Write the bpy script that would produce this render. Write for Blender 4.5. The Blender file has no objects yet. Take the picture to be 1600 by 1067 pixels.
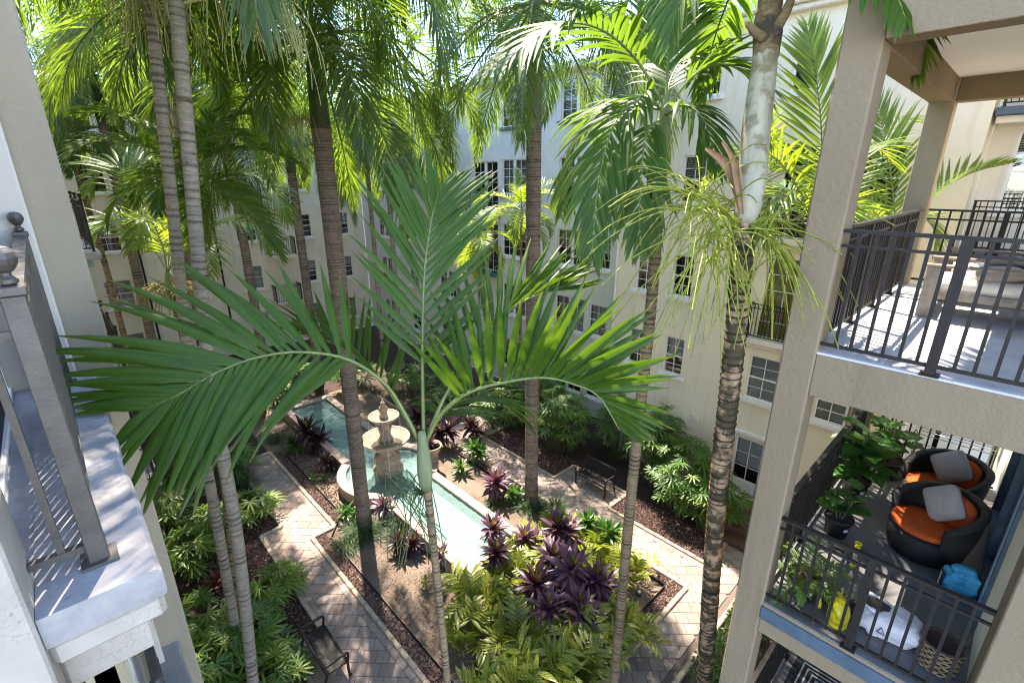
import bpy, math, random
import numpy as np
R = math.radians
SC = bpy.context.scene
COL = SC.collection
rng = np.random.default_rng(7)
random.seed(7)

# ------------------------------------------------------------------ camera
CAM_Z = 10.0
FPX, HY, CX, CY = 752.0, 282.0, 795.0, 533.5          # focal length, horizon and centre in photo pixels
TH = math.atan((CY - HY) / FPX)
YAW = math.atan((CX - 46) / math.hypot(FPX, CY - HY))
cam = bpy.data.cameras.new('camera')
cam.sensor_width = 36.0
cam.lens = FPX / 1600 * 36
cam.shift_x = (800 - CX) / 1600
cam.clip_start = 0.05
cam.clip_end = 2000
camo = bpy.data.objects.new('camera', cam)
COL.objects.link(camo)
camo.location = (0, 0, CAM_Z)
camo.rotation_euler = (math.pi / 2 - TH, 0, -YAW)
SC.camera = camo

# ------------------------------------------------------------------ sky, sun, exposure
SUN_AZ, SUN_EL = R(24), R(60)                          # azimuth from +Y towards +X
world = bpy.data.worlds.new('World')
SC.world = world
world.use_nodes = True
wn = world.node_tree
bg = wn.nodes['Background']
sky = wn.nodes.new('ShaderNodeTexSky')
sky.sky_type = 'NISHITA'
sky.sun_disc = False
sky.sun_elevation = SUN_EL
sky.sun_rotation = SUN_AZ
sky.air_density = 0.55
sky.dust_density = 0.0
sky.ozone_density = 1.5
wn.links.new(sky.outputs[0], bg.inputs[0])
bg.inputs[1].default_value = 0.15
sl = bpy.data.lights.new('sun', 'SUN')
sl.energy = 2.0
sl.angle = R(0.53)
sl.color = (1.0, 0.95, 0.86)
so = bpy.data.objects.new('sun', sl)
COL.objects.link(so)
so.location = (10, 20, 40)
so.rotation_euler = (math.pi / 2 - SUN_EL, 0, math.pi - SUN_AZ)
SC.view_settings.view_transform = 'Standard'
SC.view_settings.look = 'None'
SC.view_settings.exposure = 3.25
SC.view_settings.gamma = 1.0
SC.view_settings.use_white_balance = True
SC.view_settings.white_balance_temperature = 7200
SC.view_settings.white_balance_tint = 16
SC.view_settings.use_curve_mapping = False
cy = SC.cycles
cy.use_denoising = True
cy.filter_width = 1.1
cy.max_bounces = 8
cy.diffuse_bounces = 4
cy.transmission_bounces = 6
cy.transparent_max_bounces = 10
cy.caustics_reflective = False
cy.caustics_refractive = False
cy.sample_clamp_indirect = 6.0

# ------------------------------------------------------------------ photo pixel -> world
def ray(x, y):
    dx = (x - CX) / FPX; dy = -(y - CY) / FPX
    f = math.cos(TH) + dy * math.sin(TH); u = -math.sin(TH) + dy * math.cos(TH)
    return np.array([f * math.sin(YAW) + dx * math.cos(YAW), f * math.cos(YAW) - dx * math.sin(YAW), u])
C0 = np.array([0, 0, CAM_Z])
def W(x, y, d): return C0 + ray(x, y) * d               # point at depth d
def G(x, y, z=0.0):                                      # point on the level z
    r = ray(x, y); return C0 + r * ((z - CAM_Z) / r[2])
def atX(x, y, X): r = ray(x, y); return C0 + r * (X / r[0])
def atY(x, y, Y): r = ray(x, y); return C0 + r * (Y / r[1])

# ------------------------------------------------------------------ materials
MATS = {}
def mat(name):
    m = bpy.data.materials.new(name); m.use_nodes = True
    nt = m.node_tree
    b = nt.nodes['Principled BSDF']
    MATS[name] = m
    return m, nt, b
def nd(nt, t, **kw):
    n = nt.nodes.new(t)
    for k, v in kw.items():
        if k in n.inputs: n.inputs[k].default_value = v
        else: setattr(n, k, v)
    return n
def ramp(nt, fac, stops):
    r = nt.nodes.new('ShaderNodeValToRGB')
    e = r.color_ramp.elements
    while len(e) < len(stops): e.new(0.5)
    for el, (p, c) in zip(e, stops):
        el.position = p
        el.color = (c[0], c[1], c[2], 1) if not isinstance(c, (int, float)) else (c, c, c, 1)
    nt.links.new(fac, r.inputs[0])
    return r
def mix(nt, fac, a, b, mode='MIX'):
    n = nt.nodes.new('ShaderNodeMix'); n.data_type = 'RGBA'; n.blend_type = mode
    for i, v in ((0, fac), (6, a), (7, b)):
        if hasattr(v, 'is_linked') or hasattr(v, 'node'): nt.links.new(v, n.inputs[i])
        elif i == 0: n.inputs[0].default_value = v
        else: n.inputs[i].default_value = (v[0], v[1], v[2], 1)
    return n.outputs[2]
def noise(nt, scale, detail=4, rough=0.55, coord='Object', vec=None, dist=0.0):
    n = nd(nt, 'ShaderNodeTexNoise', Scale=scale, Detail=detail, Roughness=rough, Distortion=dist)
    if vec is None:
        tc = nt.nodes.new('ShaderNodeTexCoord'); vec = tc.outputs[coord]
    nt.links.new(vec, n.inputs['Vector'])
    return n.outputs[0]
def bump(nt, b, h, strength, dist=0.01):
    n = nd(nt, 'ShaderNodeBump', Strength=strength, Distance=dist)
    nt.links.new(h, n.inputs['Height']); nt.links.new(n.outputs[0], b.inputs['Normal'])
def simple(name, c, rough=0.6, var=0.12, scale=8.0, bmp=0.0, bscale=60, metal=0.0, spec=0.5, bdist=0.01):
    m, nt, b = mat(name)
    f = noise(nt, scale, 5)
    r = ramp(nt, f, [(0.3, [v * (1 - var) for v in c]), (0.7, [min(1, v * (1 + var)) for v in c])])
    nt.links.new(r.outputs[0], b.inputs['Base Color'])
    b.inputs['Roughness'].default_value = rough
    b.inputs['Metallic'].default_value = metal
    b.inputs['Specular IOR Level'].default_value = spec
    if bmp: bump(nt, b, noise(nt, bscale, 4), bmp, bdist)
    return m
def stucco(name, c, stain=0.25, bs=45, bmp=0.5):
    m, nt, b = mat(name)
    big = noise(nt, 0.6, 5, 0.6)
    tc = nt.nodes.new('ShaderNodeTexCoord')
    mp = nt.nodes.new('ShaderNodeMapping'); mp.inputs['Scale'].default_value = (5.0, 5.0, 0.28)
    nt.links.new(tc.outputs['Object'], mp.inputs[0])
    streak = noise(nt, 1.0, 5, 0.6, vec=mp.outputs[0])
    r1 = ramp(nt, big, [(0.3, [v * 0.9 for v in c]), (0.7, [min(1, v * 1.06) for v in c])])
    r2 = ramp(nt, streak, [(0.56, 0.0), (0.8, stain)])
    col = mix(nt, r2.outputs[0], r1.outputs[0], [c[0] * .42, c[1] * .40, c[2] * .36])
    nt.links.new(col, b.inputs['Base Color'])
    b.inputs['Roughness'].default_value = 0.85
    b.inputs['Specular IOR Level'].default_value = 0.25
    bump(nt, b, noise(nt, bs, 5, 0.65), bmp, 0.012)
    return m
def leafmat(name, c1, c2, trans, tmix=0.38, rough=0.36, stripe=None, spec=0.5, tip=None):
    m, nt, b = mat(name)
    g = nt.nodes.new('ShaderNodeNewGeometry')
    f = noise(nt, 3.0, 3)
    col = mix(nt, g.outputs['Random Per Island'], c1, c2)
    col = mix(nt, ramp(nt, f, [(0.35, 0.0), (0.75, 0.55)]).outputs[0], col, [c1[0] * .6, c1[1] * .62, c1[2] * .6])
    tcol = None
    at = nt.nodes.new('ShaderNodeAttribute'); at.attribute_name = 'lw'
    if stripe is not None:
        wv = nt.nodes.new('ShaderNodeMath'); wv.operation = 'SINE'
        mu = nt.nodes.new('ShaderNodeMath'); mu.operation = 'MULTIPLY_ADD'
        at2 = nt.nodes.new('ShaderNodeAttribute'); at2.attribute_name = 'lt'
        nt.links.new(at2.outputs['Fac'], mu.inputs[0]); mu.inputs[1].default_value = 34.0
        m2 = nt.nodes.new('ShaderNodeMath'); m2.operation = 'MULTIPLY'
        ab = nt.nodes.new('ShaderNodeMath'); ab.operation = 'ABSOLUTE'
        nt.links.new(at.outputs['Fac'], ab.inputs[0])
        nt.links.new(ab.outputs[0], m2.inputs[0]); m2.inputs[1].default_value = -9.0
        nt.links.new(m2.outputs[0], mu.inputs[2])
        nt.links.new(mu.outputs[0], wv.inputs[0])
        n2 = nt.nodes.new('ShaderNodeMath'); n2.operation = 'ADD'
        nt.links.new(wv.outputs[0], n2.inputs[0]); nt.links.new(noise(nt, 14, 2), n2.inputs[1])
        col = mix(nt, ramp(nt, n2.outputs[0], [(0.42, 0.0), (0.9, 0.9)]).outputs[0], col, stripe)
    else:
        # paler midrib
        ab = nt.nodes.new('ShaderNodeMath'); ab.operation = 'ABSOLUTE'
        nt.links.new(at.outputs['Fac'], ab.inputs[0])
        col = mix(nt, ramp(nt, ab.outputs[0], [(0.0, 0.35), (0.16, 0.0)]).outputs[0], col, [min(1, v * 1.9) for v in c2])
    if tip is not None:
        at2 = nt.nodes.new('ShaderNodeAttribute'); at2.attribute_name = 'lt'
        col = mix(nt, ramp(nt, at2.outputs['Fac'], [(0.86, 0.0), (1.0, 0.8)]).outputs[0], col, tip)
    nt.links.new(col, b.inputs['Base Color'])
    b.inputs['Roughness'].default_value = rough
    b.inputs['Specular IOR Level'].default_value = spec
    t = nt.nodes.new('ShaderNodeBsdfTranslucent')
    tc = mix(nt, g.outputs['Random Per Island'], trans, [trans[0] * .7, trans[1] * .8, trans[2] * .8])
    nt.links.new(tc, t.inputs[0])
    ms = nt.nodes.new('ShaderNodeMixShader'); ms.inputs[0].default_value = tmix
    nt.links.new(b.outputs[0], ms.inputs[1]); nt.links.new(t.outputs[0], ms.inputs[2])
    nt.links.new(ms.outputs[0], nt.nodes['Material Output'].inputs[0])
    return m
def trunkmat(name, c, dark, rough=0.8, patch=None, patch_amt=0.5, mscale=9, zs=5.0):
    m, nt, b = mat(name)
    at = nt.nodes.new('ShaderNodeAttribute'); at.attribute_name = 'ring'
    tc = nt.nodes.new('ShaderNodeTexCoord')
    mp = nt.nodes.new('ShaderNodeMapping'); mp.inputs['Scale'].default_value = (1, 1, zs)
    nt.links.new(tc.outputs['Object'], mp.inputs[0])
    f = noise(nt, 7, 6, 0.65, vec=mp.outputs[0])
    col = ramp(nt, f, [(0.3, [v * .62 for v in c]), (0.7, [min(1, v * 1.25) for v in c])]).outputs[0]
    ad = nt.nodes.new('ShaderNodeMath'); ad.operation = 'MULTIPLY_ADD'
    nt.links.new(noise(nt, 22, 4, 0.6), ad.inputs[0]); ad.inputs[1].default_value = 0.7
    nt.links.new(at.outputs['Fac'], ad.inputs[2])
    col = mix(nt, ramp(nt, ad.outputs[0], [(0.75, 0.0), (1.05, 0.92)]).outputs[0], col, dark)
    if patch is not None:
        pf = noise(nt, mscale, 4, 0.6)
        col = mix(nt, ramp(nt, pf, [(0.62 - patch_amt * .3, 0.0), (0.70 - patch_amt * .25, 0.85)]).outputs[0], col, patch)
    nt.links.new(col, b.inputs['Base Color'])
    b.inputs['Roughness'].default_value = rough
    b.inputs['Specular IOR Level'].default_value = 0.2
    bump(nt, b, f, 0.6, 0.012)
    return m

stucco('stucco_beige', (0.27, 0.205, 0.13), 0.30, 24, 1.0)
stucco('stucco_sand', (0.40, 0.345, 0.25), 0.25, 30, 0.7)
stucco('stucco_cream', (0.80, 0.72, 0.56), 0.42, 70, 0.35)
stucco('stucco_white', (0.74, 0.68, 0.58), 0.35, 60, 0.3)
stucco('stucco_grey', (0.74, 0.67, 0.55), 0.4, 60, 0.4)
stucco('stucco_pale', (0.66, 0.64, 0.59), 0.3, 60, 0.4)
stucco('ceiling_paint', (0.88, 0.87, 0.85), 0.08, 90, 0.25)
simple('trim_white', (0.76, 0.75, 0.71), 0.5, 0.06, 3, 0.15, 50)
simple('trim_blue', (0.065, 0.105, 0.14), 0.55, 0.22, 5, 0.3, 40)
simple('trim_teal', (0.22, 0.34, 0.36), 0.55, 0.2, 4, 0.3, 40)
simple('metal_dark', (0.022, 0.0185, 0.0165), 0.5, 0.25, 20, 0.1, 120, 0.0, 0.25)
simple('metal_grey', (0.085, 0.077, 0.068), 0.45, 0.3, 9, 0.15, 90, 0.2, 0.6)
simple('steel', (0.62, 0.62, 0.62), 0.25, 0.08, 10, 0, 1, 0.9)
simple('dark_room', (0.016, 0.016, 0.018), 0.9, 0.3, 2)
simple('blind', (0.62, 0.61, 0.58), 0.6, 0.05, 3)
simple('curtain_ochre', (0.40, 0.31, 0.05), 0.8, 0.3, 6)
simple('shutter_dark', (0.035, 0.038, 0.045), 0.5, 0.2, 6)
simple('cable', (0.02, 0.02, 0.02), 0.6)

def mk_floor():
    m, nt, b = mat('floor_white')
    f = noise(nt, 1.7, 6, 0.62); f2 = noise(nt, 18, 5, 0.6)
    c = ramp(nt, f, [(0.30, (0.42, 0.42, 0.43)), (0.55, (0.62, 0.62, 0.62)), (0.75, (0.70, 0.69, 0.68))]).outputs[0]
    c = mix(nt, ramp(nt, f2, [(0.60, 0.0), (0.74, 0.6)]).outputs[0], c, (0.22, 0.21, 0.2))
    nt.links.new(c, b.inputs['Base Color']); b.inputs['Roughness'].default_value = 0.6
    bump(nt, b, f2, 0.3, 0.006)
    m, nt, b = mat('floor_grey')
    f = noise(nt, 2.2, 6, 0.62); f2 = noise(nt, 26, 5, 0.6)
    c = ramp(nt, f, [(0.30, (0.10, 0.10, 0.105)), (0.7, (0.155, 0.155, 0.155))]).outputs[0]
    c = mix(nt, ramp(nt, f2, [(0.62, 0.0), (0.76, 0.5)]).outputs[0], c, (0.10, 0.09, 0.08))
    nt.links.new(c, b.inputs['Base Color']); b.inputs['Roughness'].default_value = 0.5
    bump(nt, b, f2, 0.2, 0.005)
    m, nt, b = mat('ledge_worn')
    f = noise(nt, 2.2, 8, 0.75); f2 = noise(nt, 38, 8, 0.8)
    c = ramp(nt, f, [(0.32, (0.24, 0.23, 0.22)), (0.5, (0.33, 0.32, 0.31)), (0.68, (0.45, 0.44, 0.43))]).outputs[0]
    c = mix(nt, ramp(nt, f2, [(0.60, 0.0), (0.68, 0.8)]).outputs[0], c, (0.12, 0.105, 0.09))
    nt.links.new(c, b.inputs['Base Color']); b.inputs['Roughness'].default_value = 0.75
    bump(nt, b, f2, 0.5, 0.006)
    m, nt, b = mat('plaster_cracked')
    f = noise(nt, 3, 6, 0.6)
    vo = nd(nt, 'ShaderNodeTexVoronoi', Scale=9.0); vo.feature = 'DISTANCE_TO_EDGE'
    tc = nt.nodes.new('ShaderNodeTexCoord'); nz = nd(nt, 'ShaderNodeTexNoise', Scale=6.0, Detail=4.0)
    nt.links.new(tc.outputs['Object'], nz.inputs[0])
    va = nt.nodes.new('ShaderNodeVectorMath'); va.operation = 'ADD'
    nt.links.new(tc.outputs['Object'], va.inputs[0]); nt.links.new(nz.outputs[1], va.inputs[1])
    nt.links.new(va.outputs[0], vo.inputs['Vector'])
    c = ramp(nt, f, [(0.3, (0.34, 0.30, 0.25)), (0.7, (0.46, 0.415, 0.355))]).outputs[0]
    mk = nt.nodes.new('ShaderNodeMath'); mk.operation = 'MULTIPLY'
    nt.links.new(ramp(nt, vo.outputs[0], [(0.0, 1.0), (0.022, 0.0)]).outputs[0], mk.inputs[0])
    nt.links.new(ramp(nt, noise(nt, 4, 3), [(0.48, 0.0), (0.6, 0.8)]).outputs[0], mk.inputs[1])
    c = mix(nt, mk.outputs[0], c, (0.20, 0.13, 0.085))
    nt.links.new(c, b.inputs['Base Color']); b.inputs['Roughness'].default_value = 0.8
    bump(nt, b, noise(nt, 60, 5), 0.35, 0.006)
mk_floor()
def mk_glass(name, tint, trans):
    m, nt, b = mat(name)
    nt.nodes.remove(b)
    tr = nd(nt, 'ShaderNodeBsdfTransparent', Color=(tint[0], tint[1], tint[2], 1))
    gl = nd(nt, 'ShaderNodeBsdfGlossy', Roughness=0.03)
    fr = nd(nt, 'ShaderNodeFresnel', IOR=1.5)
    ad = nt.nodes.new('ShaderNodeMath'); ad.operation = 'ADD'; ad.inputs[1].default_value = 1 - trans
    nt.links.new(fr.outputs[0], ad.inputs[0])
    ms = nt.nodes.new('ShaderNodeMixShader')
    nt.links.new(ad.outputs[0], ms.inputs[0]); nt.links.new(tr.outputs[0], ms.inputs[1]); nt.links.new(gl.outputs[0], ms.inputs[2])
    nt.links.new(ms.outputs[0], nt.nodes['Material Output'].inputs[0])
mk_glass('glass', (0.94, 0.96, 0.97), 0.92)

# ------------------------------------------------------------------ mesh builder
class MB:
    def __init__(s): s.v = []; s.f = []; s.attr = {}; s.n = 0
    def add(s, verts, faces, **attrs):
        verts = np.asarray(verts, float).reshape(-1, 3)
        o = s.n
        s.v.append(verts); s.n += len(verts)
        s.f.extend([tuple(i + o for i in f) for f in faces])
        for k in set(list(s.attr) + list(attrs)):
            if k not in s.attr: s.attr[k] = [np.zeros(o)]
            a = attrs.get(k)
            s.attr[k].append(np.zeros(len(verts)) if a is None else np.broadcast_to(np.asarray(a, float), (len(verts),)).copy())
        return s
    def box(s, x0, x1, y0, y1, z0, z1, bev=0.0, **kw):
        if bev <= 0:
            v = [(x, y, z) for x in (x0, x1) for y in (y0, y1) for z in (z0, z1)]
            return s.add(v, [(0, 1, 3, 2), (4, 6, 7, 5), (0, 4, 5, 1), (2, 3, 7, 6), (0, 2, 6, 4), (1, 5, 7, 3)], **kw)
        b = bev
        v = []
        for x, sx in ((x0, 1), (x1, -1)):
            for y, sy in ((y0, 1), (y1, -1)):
                for z, sz in ((z0, 1), (z1, -1)):
                    v += [(x, y + sy * b, z + sz * b), (x + sx * b, y, z + sz * b), (x + sx * b, y + sy * b, z)]
        def i(a, bb, c, k): return ((a * 2 + bb) * 2 + c) * 3 + k
        f = []
        for a in (0, 1):
            q = [i(a, 0, 0, 0), i(a, 0, 1, 0), i(a, 1, 1, 0), i(a, 1, 0, 0)]; f.append(q if a == 0 else q[::-1])
            q = [i(0, a, 0, 1), i(1, a, 0, 1), i(1, a, 1, 1), i(0, a, 1, 1)]; f.append(q if a == 0 else q[::-1])
            q = [i(0, 0, a, 2), i(0, 1, a, 2), i(1, 1, a, 2), i(1, 0, a, 2)]; f.append(q if a == 0 else q[::-1])
        for a in (0, 1):
            for c in (0, 1):
                p = 1 if (a ^ c) else -1
                q = [i(a, c, 0, 0), i(a, c, 1, 0), i(a, c, 1, 1), i(a, c, 0, 1)]; f.append(q if p > 0 else q[::-1])
                q = [i(a, 0, c, 0), i(a, 0, c, 2), i(a, 1, c, 2), i(a, 1, c, 0)]; f.append(q if p > 0 else q[::-1])
                q = [i(0, a, c, 1), i(1, a, c, 1), i(1, a, c, 2), i(0, a, c, 2)]; f.append(q if p > 0 else q[::-1])
                for d in (0, 1):
                    q = [i(a, c, d, 0), i(a, c, d, 1), i(a, c, d, 2)]; f.append(q if (a + c + d) % 2 == 0 else q[::-1])
        return s.add(v, f, **kw)
    def tube(s, pts, rad, n=8, cap=True, ring=None, closed=False, jit=0.0):
        pts = np.asarray(pts, float); k = len(pts)
        rad = np.broadcast_to(np.asarray(rad, float), (k,))
        t = np.gradient(pts, axis=0)
        if closed: t = np.roll(pts, -1, 0) - np.roll(pts, 1, 0)
        t /= np.linalg.norm(t, axis=1)[:, None] + 1e-12
        u = np.cross(t[0], [0, 0, 1.0])
        if np.linalg.norm(u) < 1e-3: u = np.array([1.0, 0, 0])
        us = []
        for i in range(k):
            u = u - t[i] * np.dot(u, t[i]); u = u / np.linalg.norm(u); us.append(u)
        us = np.array(us); ws = np.cross(t, us)
        a = np.linspace(0, 2 * math.pi, n, endpoint=False)
        rr = rad[:, None] * np.ones((k, n))
        if jit: rr = rr * (1 + jit * rng.standard_normal((k, n)))
        v = pts[:, None, :] + rr[:, :, None] * (np.cos(a)[None, :, None] * us[:, None, :] + np.sin(a)[None, :, None] * ws[:, None, :])
        f = []
        kk = k if closed else k - 1
        for i in range(kk):
            i2 = (i + 1) % k
            for j in range(n):
                j2 = (j + 1) % n
                f.append((i * n + j, i * n + j2, i2 * n + j2, i2 * n + j))
        if cap and not closed:
            f.append(tuple(range(n))[::-1]); f.append(tuple((k - 1) * n + j for j in range(n)))
        kw = {}
        if ring is not None: kw['ring'] = np.repeat(np.asarray(ring, float), n)
        return s.add(v.reshape(-1, 3), f, **kw)
    def lathe(s, prof, n=24, c=(0, 0, 0), fn=None):
        k = len(prof); a = np.linspace(0, 2 * math.pi, n, endpoint=False)
        v = []
        for (r, z) in prof:
            rr = r * np.ones(n) if fn is None else r * fn(a, z)
            v.append(np.stack([c[0] + rr * np.cos(a), c[1] + rr * np.sin(a), np.full(n, c[2] + z)], 1))
        f = [(i * n + j, i * n + (j + 1) % n, (i + 1) * n + (j + 1) % n, (i + 1) * n + j) for i in range(k - 1) for j in range(n)]
        if prof[0][0] > 1e-6: f.append(tuple(range(n))[::-1])
        if prof[-1][0] > 1e-6: f.append(tuple((k - 1) * n + j for j in range(n)))
        return s.add(np.concatenate(v), f)
    def bar(s, a, b, w, h=None):                          # square bar between two points
        a = np.asarray(a, float); b = np.asarray(b, float); h = h or w
        t = (b - a) / np.linalg.norm(b - a)
        u = np.cross(t, [0, 0, 1.0])
        if np.linalg.norm(u) < 1e-3: u = np.array([1.0, 0, 0])
        u /= np.linalg.norm(u); q = np.cross(u, t)
        v = [p + u * sx * w / 2 + q * sy * h / 2 for p in (a, b) for sx, sy in ((-1, -1), (1, -1), (1, 1), (-1, 1))]
        return s.add(v, [(0, 1, 2, 3), (7, 6, 5, 4), (0, 4, 5, 1), (1, 5, 6, 2), (2, 6, 7, 3), (3, 7, 4, 0)])
    def mesh(s, name, smooth=False):
        me = bpy.data.meshes.new(name)
        V = np.concatenate(s.v) if s.v else np.zeros((0, 3))
        me.from_pydata(V.tolist(), [], s.f)
        for k, a in s.attr.items():
            at = me.attributes.new(k, 'FLOAT', 'POINT'); at.data.foreach_set('value', np.concatenate(a).astype(np.float32))
        if smooth: me.polygons.foreach_set('use_smooth', np.ones(len(me.polygons), bool))
        me.update()
        return me
    def build(s, name, m, parent=None, smooth=False, loc=None):
        me = s.mesh(name, smooth)
        return link(name, me, m, parent, loc)
def link(name, me, m=None, parent=None, loc=None, rot=None, scale=None):
    o = bpy.data.objects.new(name, me)
    COL.objects.link(o)
    if m is not None and me is not None and len(me.materials) == 0: me.materials.append(MATS[m])
    if parent is not None: o.parent = parent
    if loc is not None: o.location = loc
    if rot is not None: o.rotation_euler = rot
    if scale is not None: o.scale = (scale, scale, scale) if isinstance(scale, (int, float)) else scale
    return o
def tag(o, label=None, cat=None, group=None, kind=None):
    if label: o['label'] = label
    if cat: o['category'] = cat
    if group: o['group'] = group
    if kind: o['kind'] = kind
    return o
def thing(name, label, cat, loc=(0, 0, 0), rz=0.0, group=None):
    o = bpy.data.objects.new(name, None); COL.objects.link(o)
    o.location = loc; o.rotation_euler = (0, 0, rz); o.empty_display_size = 0.2
    return tag(o, label, cat, group)
def unit(v): v = np.asarray(v, float); return v / (np.linalg.norm(v) + 1e-12)
def smoothpath(pts, n):
    p = np.asarray(pts, float); k = len(p)
    q = np.concatenate([[2 * p[0] - p[1]], p, [2 * p[-1] - p[-2]]])
    out = []
    for s_ in np.linspace(0, k - 1, n):
        i = min(int(s_), k - 2); t = s_ - i
        a, b, c, d = q[i], q[i + 1], q[i + 2], q[i + 3]
        out.append(0.5 * ((2 * b) + (-a + c) * t + (2 * a - 5 * b + 4 * c - d) * t * t + (-a + 3 * b - 3 * c + d) * t ** 3))
    return np.array(out)
# ================================================================== setting: ground sheet
mb = MB(); mb.add([(-60, -60, -0.02), (90, -60, -0.02), (90, 120, -0.02), (-60, 120, -0.02)], [(0, 1, 2, 3)])
m, nt, b = mat('soil')
f = noise(nt, 3, 6, 0.6); f2 = noise(nt, 55, 6, 0.7)
c = ramp(nt, f2, [(0.35, (0.030, 0.020, 0.014)), (0.55, (0.075, 0.052, 0.036)), (0.72, (0.14, 0.10, 0.072))]).outputs[0]
c = mix(nt, ramp(nt, f, [(0.4, 0.0), (0.7, 0.5)]).outputs[0], c, (0.05, 0.033, 0.022))
nt.links.new(c, b.inputs['Base Color']); b.inputs['Roughness'].default_value = 0.95
bump(nt, b, f2, 1.0, 0.03)
tag(mb.build('ground', 'soil'), kind='structure')

# ================================================================== walls with openings
class Frame:                                               # plane of a wall: s along, n outward
    def __init__(s, o, sv, nv): s.o = np.array(o, float); s.s = np.array(sv, float); s.nv = np.array(nv, float)
    def p(s, a, z, n=0.0): return s.o + s.s * a + s.nv * n + np.array([0, 0, z])
    def flip(s): return np.dot(np.cross(s.s, [0, 0, 1.0]), s.nv) < 0
def fbox(mb, F, a0, a1, z0, z1, n0, n1, bev=0.0):
    c0 = F.p(a0, z0, n0); c1 = F.p(a1, z1, n1)
    lo = np.minimum(c0, c1); hi = np.maximum(c0, c1)
    return mb.box(lo[0], hi[0], lo[1], hi[1], lo[2], hi[2], bev)
def wall_mesh(F, a0, a1, z0, z1, opens, depth=0.16):
    mb = MB()
    A = sorted(set([a0, a1] + [v for o in opens for v in o[:2]])); Z = sorted(set([z0, z1] + [v for o in opens for v in o[2:4]]))
    def q(pts):
        f = (0, 1, 2, 3)
        mb.add(pts, [f if not F.flip() else f[::-1]])
    for i in range(len(A) - 1):
        for j in range(len(Z) - 1):
            ca = (A[i] + A[i + 1]) / 2; cz = (Z[j] + Z[j + 1]) / 2
            if any(o[0] < ca < o[1] and o[2] < cz < o[3] for o in opens): continue
            q([F.p(A[i], Z[j]), F.p(A[i + 1], Z[j]), F.p(A[i + 1], Z[j + 1]), F.p(A[i], Z[j + 1])])
    for (x0, x1, y0, y1) in [o[:4] for o in opens]:
        for (p, r) in (((x0, y0), (x1, y0)), ((x1, y0), (x1, y1)), ((x1, y1), (x0, y1)), ((x0, y1), (x0, y0))):
            q([F.p(*p), F.p(*p, -depth), F.p(*r, -depth), F.p(*r)])
    return mb
_win_n = [0]
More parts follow.
